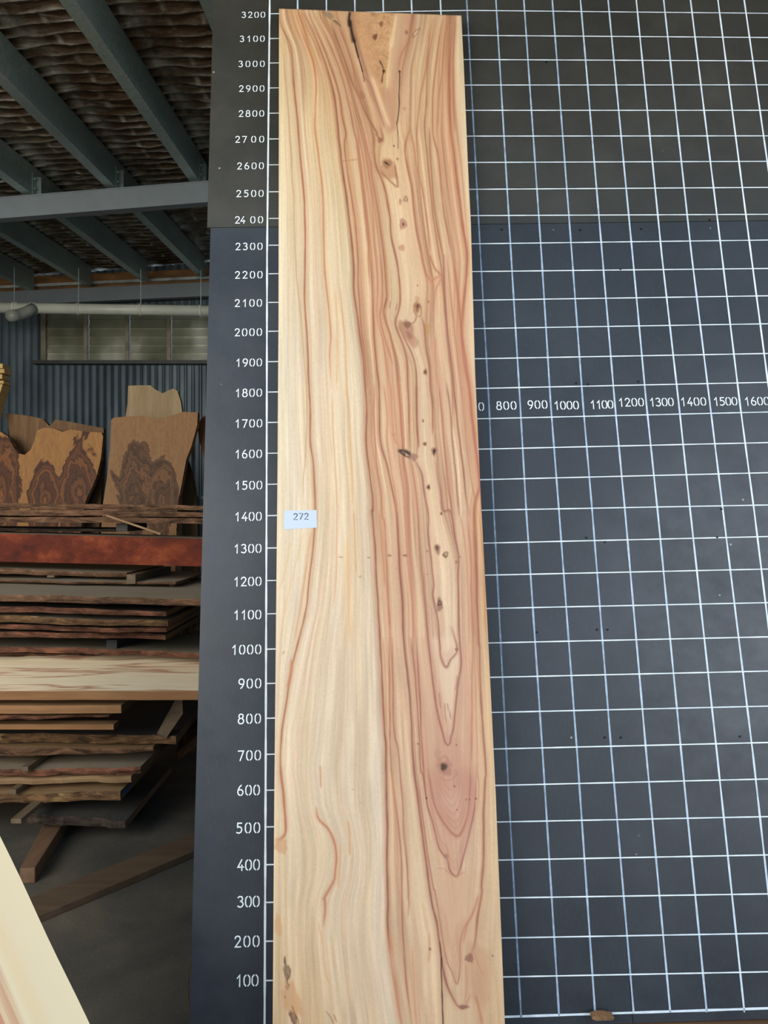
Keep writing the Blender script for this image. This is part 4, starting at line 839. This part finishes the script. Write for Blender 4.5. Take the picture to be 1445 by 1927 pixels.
tag(slab, 'tall pale timber slab with reddish grain leaning on the black measuring board', 'timber slab')
# paper tag with handwritten-style printed number
paper = simple('white_paper_label', (188, 200, 218), .6, 0, .02, 3)
def onslab(px, py, o=.001): return hits(px, py) + SN * o
c4 = [(534.5, 961), (596, 960), (596.5, 993), (534, 996.5)]
mb = MB(); mb.hexa([onslab(*c4[3], 0), onslab(*c4[2], 0), onslab(*c4[1], 0), onslab(*c4[0], 0), onslab(*c4[3]), onslab(*c4[2]), onslab(*c4[1]), onslab(*c4[0])])
lab = empty('paper_label', onslab(565, 978)); child(mb.build('paper', paper), lab)
tag(lab, 'white paper label reading 272 stuck on the tall leaning slab', 'label')
ink = simple('grey_ink', (46, 50, 56), .6, 0, .05)
mb = MB()
D272 = {'2': [(.05, .75), (.14, .92), (.30, .99), (.46, .92), (.53, .75), (.46, .56), (.05, .03), (.56, .03)], '7': [(.04, .97), (.56, .97), (.2, .02)]}
for i, ch in enumerate('272'):
    pts = [onslab(552 + 10.2 * i + p[0] * 14, 978.4 - p[1] * 12.2 - i * .25, .0016) for p in D272[ch]]
    mb.tube(pts, .0011, 6)
child(mb.build('printed_number', ink), lab)

# ================================================================== FOREGROUND LEANING SLAB (bottom left)
fs_m = NM('cream_and_red_slab', .5, 0, .35)
_uv = fs_m.n.new('ShaderNodeSeparateXYZ'); fs_m.link(fs_m.tc.outputs['UV'], _uv.inputs[0])
_w = fs_m.noise(fs_m.map((1, 1, 1)), 3.2, 3, .5); _st = fs_m.map((1, 1, 1), src='UV'); 
_m2 = fs_m.n.new('ShaderNodeMapping'); _m2.inputs['Scale'].default_value = (60, 1.2, 1); fs_m.link(fs_m.tc.outputs['UV'], _m2.inputs[0])
_fi = fs_m.noise(_m2.outputs[0], 1, 6, .65, .3)
_m3 = fs_m.n.new('ShaderNodeMapping'); _m3.inputs['Scale'].default_value = (3, 1.1, 1); fs_m.link(fs_m.tc.outputs['UV'], _m3.inputs[0])
_wb = fs_m.noise(_m3.outputs[0], 1.6, 2, .5)
_u = fs_m.math('ADD', fs_m.math('ADD', _uv.outputs[0], fs_m.math('MULTIPLY', fs_m.math('SUBTRACT', _wb, .5), .10)), fs_m.math('MULTIPLY', fs_m.math('SUBTRACT', _fi, .5), .09))
_c = fs_m.ramp(_u, [(0, (232, 216, 182)), (.10, (228, 212, 180)), (.15, (226, 206, 168)), (.20, (228, 214, 180)), (.225, (200, 150, 118)), (.25, (222, 196, 160)), (.27, (204, 146, 118)), (.30, (196, 134, 108)), (.315, (168, 100, 78)), (.33, (224, 196, 156)), (.36, (232, 206, 156)), (.40, (226, 190, 140)), (.42, (176, 110, 84)), (.46, (206, 152, 120)), (.52, (228, 200, 160)), (.60, (186, 124, 96)), (.70, (226, 200, 162)), (1, (226, 206, 170))])
fs_m.col(fs_m.mix(1.0, _c, (228, 226, 222), 'MULTIPLY'))
# plane: leans left in its own plane; right edge passes through two pixels
Yt, Yb = 1.78, 1.50
pA = P(0, 1573, 1.70); pB = P(168, 1927, 1.56)
dirn = (pA - pB).normalized()
foot = pB + dirn * (-(pB.z - .0) / dirn.z); foot = pB - dirn * (pB.z / dirn.z)
top_ = foot + dirn * 1.9
nrm = Vector((.75, -1, .12)).normalized(); side = dirn.cross(nrm).normalized()
if side.x > 0: side = -side
Wd = .50
# cut the foot level with the floor
def onfloor(p): return p - dirn * (p.z / dirn.z)
nv = []; uv = []; fcs = []; nu_, nv_ = 12, 40
for j in range(nv_ + 1):
    for i in range(nu_ + 1):
        b0_ = foot + side * (Wd * i / nu_); b0_ = onfloor(b0_) + dirn * .002
        wv = .0008 * math.sin(j * .9) if i == 0 else 0
        e0 = foot + dirn * 1.9 + side * (Wd * i / nu_); nv.append(b0_.lerp(e0, j / nv_) + side * wv); uv.append((i / nu_, j / nv_))
n0 = len(nv)
back = []
for j in range(nv_ + 1):
    for i in (0, nu_): pass
for j in range(nv_):
    for i in range(nu_): a_ = j * (nu_ + 1) + i; fcs.append((a_, a_ + 1, a_ + nu_ + 2, a_ + nu_ + 1))
rg = [i for i in range(nu_ + 1)] + [j * (nu_ + 1) + nu_ for j in range(1, nv_ + 1)] + [nv_ * (nu_ + 1) + i for i in range(nu_ - 1, -1, -1)] + [j * (nu_ + 1) for j in range(nv_ - 1, 0, -1)]
fn = dirn.cross(side).normalized()
if fn.y > 0: fn = -fn
for q in rg:
    p = nv[q] - fn * .045
    if p.z < 0.001: p = onfloor(p) + dirn * .002
    nv.append(p); uv.append(uv[q])
for k_ in range(len(rg)):
    k2 = (k_ + 1) % len(rg); fcs.append((rg[k_], rg[k2], n0 + k2, n0 + k_))
fcs.append(tuple(n0 + k_ for k_ in range(len(rg))))
fo = mobj('timber_slab', nv, fcs, fs_m.m)
ul = fo.data.uv_layers.new(name='UVMap')
for l in fo.data.loops: ul.data[l.index].uv = uv[l.vertex_index]
bm = bmesh.new(); bm.from_mesh(fo.data); bmesh.ops.recalc_face_normals(bm, faces=bm.faces); bm.to_mesh(fo.data); bm.free()
tag(fo, 'cream slab with red streaks leaning sideways in the near bottom left corner', 'timber slab')

# ================================================================== STANDING SLABS BEHIND THE STACK
def figured(name, sap, mid, heart, centres, rings=46, grain='Z', warp=.8):
    m = NM(name, .6, 0, .3); sx_ = m.n.new('ShaderNodeSeparateXYZ'); m.link(m.tc.outputs['Object'], sx_.inputs[0])
    nz = m.noise(m.map((1, 1, .55)), 4.6, 5, .6, 1.2); d = None
    for (cx, cz, ra, rb) in centres:
        a_ = m.math('DIVIDE', m.math('SUBTRACT', sx_.outputs[0], cx), ra); b_ = m.math('DIVIDE', m.math('SUBTRACT', sx_.outputs[2], cz), rb)
        r_ = m.math('SQRT', m.math('ADD', m.math('MULTIPLY', a_, a_), m.math('MULTIPLY', b_, b_)))
        d = r_ if d is None else m.math('MINIMUM', d, r_)
    d = m.math('ADD', d, m.math('MULTIPLY', m.math('SUBTRACT', nz, .5), warp * 2))
    ring = m.math('ADD', m.math('MULTIPLY', m.math('SINE', m.math('MULTIPLY', d, rings * .8)), .5), .5)
    nf_ = m.noise(m.map((1, 1, .12)), 60, 5, .7)
    body = m.ramp(d, [(.0, mid), (.35, heart), (.6, mid), (.86, heart), (.93, mid), (.98, sap), (1, sap)])
    ring = m.fr(ring, .5, 1.); dk = m.mix(m.math('MULTIPLY', m.fr(d, .9, 1.05, .85, .15), ring), body, tuple(q * .7 for q in heart))
    m.col(m.mix(m.fr(nf_, .35, .75, 0, .35), dk, heart)); m.bump(nf_, .1, .002); return m.m
def standing(poly, Y, th, mat, label, lean=.06, floor=True, group=None, bark=None):
    """outline in pixels at depth Y, continued down to the floor; leans back with height"""
    pts = [P(x, y, Y) for x, y in poly]; zt = max(p.z for p in pts); vs = []
    for p in pts:
        vs.append(p)
    if floor:
        lo = min(p.z for p in pts); bl = [p for p in vs if p.z < lo + .02]; 
    # lean: move each point along its own sight line so the outline is kept
    out = []
    for p in vs:
        y2 = Y + lean * (p.z - CAMZ); s = y2 / Y; out.append(Vector((p.x * s, y2, CAMZ + (p.z - CAMZ) * s)))
    n = len(out); me_ = bmesh.new(); f = me_.faces.new([me_.verts.new(v) for v in out]); f.normal_update()
    if f.normal.y > 0: f.normal_flip()
    r_ = bmesh.ops.extrude_face_region(me_, geom=[f])
    for g in r_['geom']:
        if isinstance(g, bmesh.types.BMVert): g.co.y += th
    bmesh.ops.recalc_face_normals(me_, faces=me_.faces)
    for f in me_.faces: f.material_index = 0 if abs(f.normal.y) > .7 else 1
    bmesh.ops.triangulate(me_, faces=[f for f in me_.faces if len(f.verts) > 4])
    md = bpy.data.meshes.new('timber_slab'); me_.to_mesh(md); me_.free(); md.materials.append(mat); md.materials.append(bark or barkmat('live_edge', (120, 92, 66)))
    o = bpy.data.objects.new('timber_slab', md); COL.objects.link(o)
    return tag(o, label, 'timber slab', group)
def fy0(Y): return CY + CAMZ * F / Y - .5      # pixel row of the floor at depth Y
def at(px, py, Y): p = P(px, py, Y); return p.x, p.z
bk_ = barkmat('slab_live_edge', (128, 100, 74))
x1_, z1_ = at(70, 925, 4.9); x2_, z2_ = at(145, 930, 4.9); x3, z3 = at(-5, 930, 4.9)
mA = figured('golden_brown_burl', (176, 124, 66), (138, 84, 42), (84, 46, 22), [(x1_ + .02, z1_ - .1, .11, .38), (x2_, z2_, .15, .42), (x3, z3, .13, .36)], 38)
Y = 4.95; fl = fy0(Y - .09)
standing([(-60, 830), (-20, 815), (0, 812), (14, 821), (24, 838), (34, 853), (46, 856), (58, 846), (65, 828), (70, 810), (82, 805), (100, 806), (118, 813), (132, 808), (160, 812), (191, 814), (194, 822), (190, 862), (181, 900), (160, 945), (150, 1010), (140, fl), (-60, fl)], Y, .05, mA,
         'wide golden brown slab with a notch between two humps, behind the timber stack', bark=bk_)
x1_, z1_ = at(268, 880, 4.95)
mB = figured('walnut_toned_slab', (160, 116, 72), (132, 88, 52), (84, 54, 32), [(x1_ - .05, z1_ - .15, .17, .32), (x1_ + .12, z1_ - .2, .13, .30)], 52)
standing([(209, 790), (214, 786), (236, 784), (270, 782), (292, 789), (318, 783), (345, 775), (372, 776), (371, 800), (360, 840), (350, 866), (343, 905), (334, 950), (330, 1050), (325, fl), (185, fl), (190, 1000), (194, 945), (201, 900), (207, 840)], Y, .06, mB,
         'large upright slab with swirling dark heartwood, right of the notched slab', bark=bk_)
mC = wood('grey_brown_slab', (150, 118, 84), (96, 66, 44), 'Z', 12, 40, dist=3)
Y = 5.12; fl = fy0(Y - .09)
standing([(11, 778), (45, 781), (80, 788), (93, 802), (104, 790), (128, 793), (195, 806), (195, 860), (186, 1000), (182, fl), (38, fl), (34, 900), (24, 850)], Y, .04, mC,
         'grey brown slab with a ragged top standing behind the notched golden slab', bark=bk_)
mD = wood('pale_tan_slab', (188, 164, 126), (140, 114, 82), 'Z', 5, 30)
standing([(241, 726), (262, 725), (283, 725), (294, 734), (306, 740), (316, 735), (326, 731), (334, 736), (340, 755), (343, 778), (340, 900), (338, fl), (232, fl), (234, 900), (236, 786), (240, 760)], Y + .02, .04, mD,
         'pale tan slab with a wavy top rising above the swirling heartwood slab', bark=bk_)
mE = wood('dull_olive_slab', (120, 96, 66), (84, 64, 44), 'Z', 10, 40)
standing([(352, 862), (356, 876), (364, 905), (369, 936), (372, 1000), (374, fl), (342, fl), (341, 950), (344, 900)], Y + .1, .04, mE,
         'dull brown slab edge showing right of the swirling heartwood slab', bark=bk_)
mF = wood('red_brown_slab', (140, 92, 60), (80, 50, 32), 'Z', 10, 40)
standing([(384, 782), (377, 790), (372, 806), (375, 830), (384, 862), (400, 900), (410, fl), (470, fl), (470, 780)], Y - .03, .05, mF,
         'dark red-brown slab half hidden behind the left edge of the black board', bark=bk_)
mb = MB(); a_ = P(364, 826, 5.35); b_ = P(367, 930, 5.35)
mb.box(a_.x - .008, a_.x + .008, 5.35, 5.37, 0, a_.z)
tag(mb.build('white_post', simple('white_painted_post', (210, 212, 206), .5)), 'thin white post against the corrugated wall beside the black board', 'post')
# green rack the slabs lean on
green = simple('green_painted_steel', (22, 110, 78), .45, 0, .12); root = empty('slab_rack', P(200, fy0(5.35), 5.35))
tag(root, 'green steel rack frame behind the standing slabs', 'rack')
for px in (50, 196, 365):
    p = P(px, 940, 5.4); mb = MB(); mb.box(p.x - .03, p.x + .03, 5.38, 5.43, 0, 1.6); child(mb.build('post', green), root)
p = P(0, 937, 5.36); mb = MB(); mb.box(P(-40, 0, 5.36).x, P(420, 0, 5.36).x, 5.36, 5.38, p.z - .008, p.z + .012); child(mb.build('rail', galv.m), root)
# light timber ends at the far left edge
pm = wood('fresh_pine', (220, 186, 120), (180, 140, 84), 'X', 10, 40)
for i, (y0_, y1_, xr) in enumerate(((684, 693, 5), (694, 702, 8), (704, 713, 4), (716, 722, 7))):
    a_ = P(-120, y0_, 5.0); b_ = P(xr, y1_, 5.0); mb = MB(); mb.box(a_.x, b_.x, 5.0, 5.1, b_.z, a_.z)
    tag(mb.build('timber_batten', pm, bevel=.003), 'fresh yellow batten end at the far left edge, %s of four' % ('topmost', 'second', 'third', 'lowest')[i], 'batten', 'yellow battens at the left edge')
mb = MB(); mb.hexa([P(-310, fy0(5.05), 5.0), P(-190, fy0(5.05), 5.0), P(-190, fy0(5.05), 5.0) + Vector((0, .1, 0)), P(-310, fy0(5.05), 5.0) + Vector((0, .1, 0)),
                    P(-110, 723, 5.0), P(5, 723, 5.0), P(5, 723, 5.0) + Vector((0, .1, 0)), P(-110, 723, 5.0) + Vector((0, .1, 0))])
tag(mb.build('timber_batten', pm), 'slanted yellow batten holding the small pile of battens at the left edge', 'batten')

# ================================================================== THE TIMBER STACK
def plank(label, l, r, th, Y=3.35, width=.55, top=None, edge=None, wob=.35, x_end=None, skew=0, Yr=None, seed=0, right=True, thr=None, name='timber_board', backrise=0, cat='board', group='boards in the timber stack'):
    """rough board: front top edge from pixel l to r, thickness in pixels at each end"""
    rr = random.Random(seed or hash(label) % 9999); Yr = Yr or Y; thr = thr or th
    A = P(l[0], l[1], Y); B = P(r[0], r[1], Yr); n = 44; m = 5; vs = []; fs = []; mi = []
    ph_ = [rr.uniform(0, 6.28) for _ in range(6)]
    for i in range(n + 1):
        t = i / n; c = A.lerp(B, t); thk = (th * (1 - t) + thr * t) / F * (Y + (Yr - Y) * t)
        wy = .010 * math.sin(t * 9 + ph_[0]) + .006 * math.sin(t * 23 + ph_[1]) + .004 * math.sin(t * 51 + ph_[2]) + rr.uniform(-.003, .003)
        wz = .5 * (.004 * math.sin(t * 13 + ph_[3]) + .0025 * math.sin(t * 37 + ph_[4]) + rr.uniform(-.0015, .0015))
        wy *= wob / .35; wz *= wob / .35
        sk = Vector((skew, 0, 0))
        ringp = [c + Vector((0, wy, wz)), c + Vector((0, wy - .004 * wob, -thk * .45)), c + Vector((0, wy + .012 * wob, -thk + wz * .6))]
        ringp.append(c + Vector((0, width, -thk + backrise)) + sk)
        for q in range(m): 
            f_ = q / m; ringp.append(c + Vector((0, width * (1 - f_), backrise * (1 - f_))) + sk * (1 - f_))
        vs += ringp
    k = 3 + 1 + m
    for i in range(n):
        for j in range(k):
            j2 = (j + 1) % k
            fs.append((i * k + j, (i + 1) * k + j, (i + 1) * k + j2, i * k + j2)); mi.append(1 if j in (0, 1) else 0)
    fs += [tuple(range(k)), tuple(n * k + q for q in reversed(range(k)))]; mi += [2, 2]
    o = mobj(name, vs, fs, [top, edge, ENDM], mi=mi); bm = bmesh.new(); bm.from_mesh(o.data); bmesh.ops.recalc_face_normals(bm, faces=bm.faces); bm.to_mesh(o.data); bm.free()
    return tag(o, label, cat, group)
ENDM = wood('end_grain', (150, 118, 84), (92, 66, 46), 'Y', 14, 30)
grey = wood('dusty_grey_top', (164, 148, 122), (116, 100, 80), 'X', 8, 30, dust=(154, 142, 122), dustamt=.6)
darkg = wood('dark_dusty_top', (84, 78, 70), (48, 44, 40), 'X', 8, 30, dust=(74, 72, 68), dustamt=.5)
tan = wood('tan_sawn_face', (176, 146, 108), (122, 92, 62), 'X', 8, 34)
palew = NM('pale_streaked_face', .6, 0, .3)
_v = palew.map((.5, 2.2, 1)); _w = palew.noise(palew.map((.22, 4.2, 3)), 2.6, 4, .55, .35); _f = palew.noise(palew.map((.06, 1, 1)), 90, 4, .6)
palew.col(palew.mix(palew.fr(_f, .4, .75, 0, .2), palew.ramp(_w, [(.3, (226, 206, 172)), (.44, (232, 214, 182)), (.475, (178, 128, 102)), (.49, (222, 196, 164)), (.54, (234, 216, 184)), (.57, (190, 142, 114)), (.585, (228, 206, 174)), (.64, (200, 160, 130)), (.66, (232, 214, 184)), (.8, (232, 214, 186))]), (180, 150, 112)))
palew = palew.m
bark1 = barkmat('brown_bark_edge', (104, 76, 56)); bark2 = barkmat('reddish_bark_edge', (112, 74, 56), hiamt=.7)
bark3 = barkmat('yellow_torn_bark_edge', (110, 82, 56), hi=(206, 172, 116), hiamt=.57); barkd = barkmat('dark_bark_edge', (66, 56, 48), hiamt=.75)
clean = wood('sawn_brown_edge', (176, 132, 90), (120, 82, 52), 'X', 7, 30)
redm = NM('red_hardwood_face', .7, 0, .2); _v = redm.map((1, 1, 1)); _n = redm.noise(redm.map((.7, 1, 1)), 7, 9, .7, .3); _n2 = redm.noise(redm.map((.25, 1, 1)), 24, 5, .65)
redm.col(redm.mix(redm.fr(_n2, .4, .7, 0, .4), redm.ramp(_n, [(.36, (62, 22, 12)), (.5, (98, 38, 18)), (.58, (128, 58, 30)), (.7, (150, 86, 50))]), (110, 46, 26))); redm = redm.m
XL = -330
plank('topmost board of the stack with rough brown front edge', (XL, 942), (470, 953), 11, thr=8, top=tan, edge=bark1, Y=3.35, width=.5)
plank('second board from the top of the stack, rough splintered edge', (XL, 956), (470, 964), 11, thr=9, top=tan, edge=bark1, Y=3.34, width=.5)
plank('third board from the top of the stack, greyer and splintered', (XL, 969), (470, 976), 11, thr=10, top=grey, edge=bark1, Y=3.36, width=.5)
plank('thin dark board lying on the red beam', (XL, 990), (215, 996), 5, top=darkg, edge=barkd, Y=3.48, width=.4)
plank('thick red hardwood beam in the upper stack', (XL, 995), (470, 1016), 54, thr=52, top=grey, edge=redm, wob=.04, width=.30, name='red_beam', cat='beam', group=None)
plank('short grey board with bark edge just under the red beam', (XL, 1060), (240, 1078), 14, thr=8, top=grey, edge=bark1)
plank('pale dusty board under the small offcut block', (XL, 1086), (330, 1096), 5, top=grey, edge=bark1, width=.6, Y=3.3)
plank('broad grey board with pale sawn top below the offcut block', (XL, 1110), (470, 1130), 13, top=grey, edge=bark1, width=.9, Y=2.93)
plank('dark topped board, first below the broad grey one', (XL, 1130), (313, 1150), 15, thr=9, top=darkg, edge=bark2, Y=3.0, width=.8)
plank('yellow barked board, second below the broad grey one', (XL, 1149), (316, 1168), 16, thr=11, top=grey, edge=bark3, Y=3.05, width=.8)
plank('red barked board, third below the broad grey one', (XL, 1168), (312, 1182), 10, thr=9, top=darkg, edge=bark2, Y=3.1, width=.75)
plank('red barked board, fourth below the broad grey one', (XL, 1181), (312, 1194), 12, thr=10, top=darkg, edge=bark2, Y=3.15, width=.7)
plank('wide grey board under the square sticker block', (XL, 1207), (470, 1230), 12, thr=10, top=grey, edge=bark2, width=.62, Y=3.25)
plank('bark edged board tucked right above the pale wide board', (XL, 1221), (300, 1233), 11, thr=4, top=darkg, edge=bark1, Y=3.36)
plank('wide pale board with streaky red grain in the middle of the stack', (XL, 1301), (470, 1300), 17, top=palew, edge=clean, width=.26, backrise=.10, wob=.06, Y=3.10)
plank('square sawn board directly below the wide pale board', (XL, 1328), (228, 1327), 17, thr=15, top=tan, edge=clean, wob=.08, width=.5, Y=3.12)
plank('tapered board with knot under the square sawn board', (XL, 1346), (205, 1347), 17, thr=3, top=tan, edge=bark2, width=.5, Y=3.15)
plank('thin yellow batten sticking out of the lower stack', (XL, 1363), (214, 1363), 10, top=tan, edge=clean, wob=.03, width=.06, Y=3.2, name='timber_batten', cat='batten', group=None)
plank('dark board with torn yellow front edge in the lower stack', (XL, 1376), (332, 1384), 20, thr=16, top=darkg, edge=bark3, Y=3.36, width=.6, backrise=.02)
plank('knotty brown board under the torn yellow edge', (XL, 1404), (286, 1408), 26, thr=8, top=tan, edge=bark1, Y=3.33)
plank('dark board with bark strip, upper of the four lowest boards', (XL, 1444), (262, 1446), 13, top=grey, edge=bark2, Y=3.34, width=.62)
plank('tan warped board, second of the four lowest boards', (XL, 1466), (246, 1462), 12, top=tan, edge=tan, Y=3.33, width=.58)
plank('tan board with blue painted end near the floor', (XL, 1499), (226, 1490), 17, thr=18, top=tan, edge=bark3, Y=3.31, width=.6)
plank('charcoal grey board, lowest of the stack', (50, 1530), (236, 1545), 20, thr=14, top=darkg, edge=barkd, Y=3.33, width=.72, wob=.2)
# blue paint smear on the end of that board
a_ = P(224, 1478, 3.36)
mb = MB(); p0 = P(227.5, 1492, 3.312)
mb.hexa([p0 + Vector((0, .02, -.02)), p0 + Vector((.0015, .02, -.02)), p0 + Vector((.0015, .12, -.02)), p0 + Vector((0, .12, -.02)), p0 + Vector((0, .02, -.003)), p0 + Vector((.0015, .02, -.003)), p0 + Vector((.0015, .12, -.003)), p0 + Vector((0, .12, -.003))])
bp_ = mb.build('paint_mark', simple('blue_spray_paint', (44, 84, 140), .6))
for o in bpy.data.objects:
    if o.get('label', '').startswith('tan board with blue painted'): bp_.parent = o
# cross sticks and blocks
def stick(label, p0, Y0, p1, Y1, w, h, mat=None, name='spacer_stick', cat='stick', group='spacer sticks in the timber stack'):
    """square stick from the top of its near end (pixel p0 at depth Y0) to the far end"""
    A = P(*p0, Y0); B = P(*p1, Y1); s = (B - A).normalized(); wv = Vector((1, 0, 0)) * w; hv = Vector((0, 0, h))
    mb = MB(); mb.hexa([A - hv, A + wv - hv, B + wv - hv, B - hv, A, A + wv, B + wv, B])
    return tag(mb.build(name, mat or tan, bevel=.002), label, cat, group)
def level(px, py, Y0, Y1, h=0):  # pixel of a point at depth Y1 sharing height & x-run
    return None
def bstick(label, px, py, Y0, Y1, wpx, hpx, dx=0, mat=None, **k):
    A = P(px, py, Y0); B = Vector((A.x + dx, Y1, A.z)); w = wpx / F * Y0; h = hpx / F * Y0
    mb = MB(); mb.hexa([A - Vector((0, 0, h)), A + Vector((w, 0, -h)), B + Vector((w, 0, -h)), B - Vector((0, 0, h)), A, A + Vector((w, 0, 0)), B + Vector((w, 0, 0)), B])
    return tag(mb.build(k.get('name', 'spacer_stick'), mat or tan, bevel=.002), label, k.get('cat', 'stick'), k.get('group', 'spacer sticks in the timber stack'))
greyw = wood('weathered_block', (130, 112, 90), (92, 76, 58), 'Y', 8, 30)
bstick('square offcut block lying on the pale board below the red beam', 238, 1081, 3.30, 3.78, 17, 18, .02, greyw, name='offcut_block', cat='block', group=None)
bstick('thin stick left of the offcut block', 190, 1094, 3.36, 3.66, 7, 6, -.0, greyw)
bstick('flat stick lying at the far left of the pale dusty board', 88, 1083, 3.36, 3.8, 14, 4, .0, greyw)
bstick('short pale stick right of the offcut block', 318, 1097, 3.40, 3.6, 9, 8, .02, tan)
bstick('square sticker block under the barked boards right of centre', 200, 1204, 3.27, 3.75, 20, 17, 0, darkg)
bstick('grey rounded block between the top boards and the red beam', 218, 985, 3.42, 3.7, 22, 15, 0, darkg, name='offcut_block', cat='block', group=None)
bstick('small spacer stick low in the stack at the left', 40, 1443, 3.28, 3.7, 13, 9, .0, greyw)
bstick('small rounded spacer stick above the bark strip near the floor', 17, 1486, 3.27, 3.6, 13, 9, 0, greyw)
bstick('brown spacer stick under the tan boards above the charcoal board', 20, 1541, 3.12, 3.8, 20, 9, .0, greyw)
# diagonal thin splinter hanging across the top boards
mb = MB(); A = P(200, 968, 3.30); B = P(302, 1003, 3.30); q = (B - A); up_ = Vector((0, 0, .009))
mb.hexa([A - up_, B - up_, B - up_ + Vector((0, .012, 0)), A - up_ + Vector((0, .012, 0)), A, B, B + Vector((0, .012, 0)), A + Vector((0, .012, 0))])
tag(mb.build('splinter', tan), 'thin wooden splinter hanging slantwise across the top boards of the stack', 'splinter')
# split end-grain board at right
poly = [(319, 1182), (322, 1167), (330, 1163), (345, 1155), (352, 1150), (372, 1146), (395, 1140), (395, 1180), (360, 1190), (330, 1198), (319, 1204)]
mb = MB(); bm = bmesh.new(); f = bm.faces.new([bm.verts.new(P(x, y, 3.45 + (x - 306) * .004)) for x, y in poly]); r_ = bmesh.ops.extrude_face_region(bm, geom=[f])
for g in r_['geom']:
    if isinstance(g, bmesh.types.BMVert): g.co += Vector((.02, .12, .0))
bmesh.ops.recalc_face_normals(bm, faces=bm.faces); md = bpy.data.meshes.new('split_board'); bm.to_mesh(md); bm.free(); md.materials.append(bark3)
o = bpy.data.objects.new('split_board', md); COL.objects.link(o); tag(o, 'split broken board end beside the black board, right end of the stack', 'board')
# leaning offcut plank in the dark
A = [P(312, 1386, 3.55), P(306, 1380, 3.55), P(316, 1330, 3.75), P(343, 1317, 3.8), P(343, 1342, 3.78)]
mb = MB(); vs = [P(304, 1384, 3.335), P(312, 1390, 3.335), P(344, 1343, 3.335), P(343, 1316, 3.335), P(338, 1322, 3.335)]
mb.add([v for v in vs] + [v + Vector((-.03, .025, .0)) for v in vs], [(0, 1, 2, 3, 4), (9, 8, 7, 6, 5), (0, 5, 6, 1), (1, 6, 7, 2), (2, 7, 8, 3), (3, 8, 9, 4), (4, 9, 5, 0)])
tag(mb.build('offcut_plank', greyw), 'short grey offcut propped slantwise beside the dark lower boards', 'offcut')
# rough dark slab right of it, sloping down to the floor
mb = MB(); vs = [P(344, 1440, 3.5), P(300, 1440, 3.5), P(330, 1352, 4.0), P(480, 1330, 4.0), P(480, 1360, 3.6), P(352, 1402, 3.45)]
vs = [P(330, 1418, 3.7), P(352, 1400, 3.62), P(384, 1372, 3.55), P(480, 1340, 3.5), P(480, 1320, 3.9), P(352, 1335, 4.0), P(338, 1395, 3.9)]
mb.add(vs + [v - Vector((0, 0, .045)) for v in vs], [tuple(range(7)), tuple(reversed(range(7, 14)))] + [(i, (i + 1) % 7, 7 + (i + 1) % 7, 7 + i) for i in range(7)])
tag(mb.build('timber_board', [wood('dark_brown_board', (92, 66, 42), (52, 36, 24), 'X', 7, 30)]), 'dark brown rough board end in the shade beside the black board', 'board', 'boards in the timber stack')
# floor timbers
def fpt(px, py, z=0): Y_ = (CAMZ - z) * F / (py - CY); return P(px, py, Y_)
brn = wood('brown_bearer', (136, 106, 82), (96, 72, 54), 'Y', 7, 26)
mb = MB(); h = .062
q = [fpt(37, 1664), fpt(66, 1662), fpt(128, 1560), fpt(92, 1556)]
q2 = [fpt(37, 1636, h), fpt(67, 1634, h)]; d1 = q2[0] - q[0]
mb.hexa([q[0], q[1], q[2], q[3]] + [p_ + Vector((0, 0, h)) for p_ in q])
tag(mb.build('floor_bearer', brn, bevel=.004), 'square brown bearer on the floor under the timber stack', 'bearer')
mb = MB(); h = .03; q = [fpt(60, 1738), fpt(240, 1668), fpt(420, 1580), fpt(400, 1562), fpt(222, 1640), fpt(50, 1700)]
q = [fpt(20, 1760), fpt(240, 1668), fpt(420, 1590), fpt(400, 1566), fpt(215, 1640), fpt(10, 1722)]
mb.add(q + [p_ + Vector((0, 0, h)) for p_ in q], [(5, 4, 3, 2, 1, 0), (6, 7, 8, 9, 10, 11)] + [(i, (i + 1) % 6, 6 + (i + 1) % 6, 6 + i) for i in range(6)])
tag(mb.build('floor_plank', wood('dusty_brown_plank', (116, 96, 76), (80, 64, 50), 'X', 7, 26), bevel=.003), 'flat dusty plank lying slantwise on the floor toward the black board', 'plank')
mb = MB(); pts = [P(360, 1803, 2.2), P(355, 1830, 2.2), P(354, 1860, 2.2), P(356, 1900, 2.2), P(361, 1945, 2.2), P(368, 2100, 2.15)]
pts[-1] = Vector((pts[-1].x, 2.2, .003)); cv = cat([tuple(p_) for p_ in pts]); mb.tube([Vector(c) for c in cv], .0016, 6)
tag(mb.build('wire', simple('brown_wire', (110, 84, 50), .5)), 'thin brown wire hanging down by the lower left edge of the black board', 'wire')
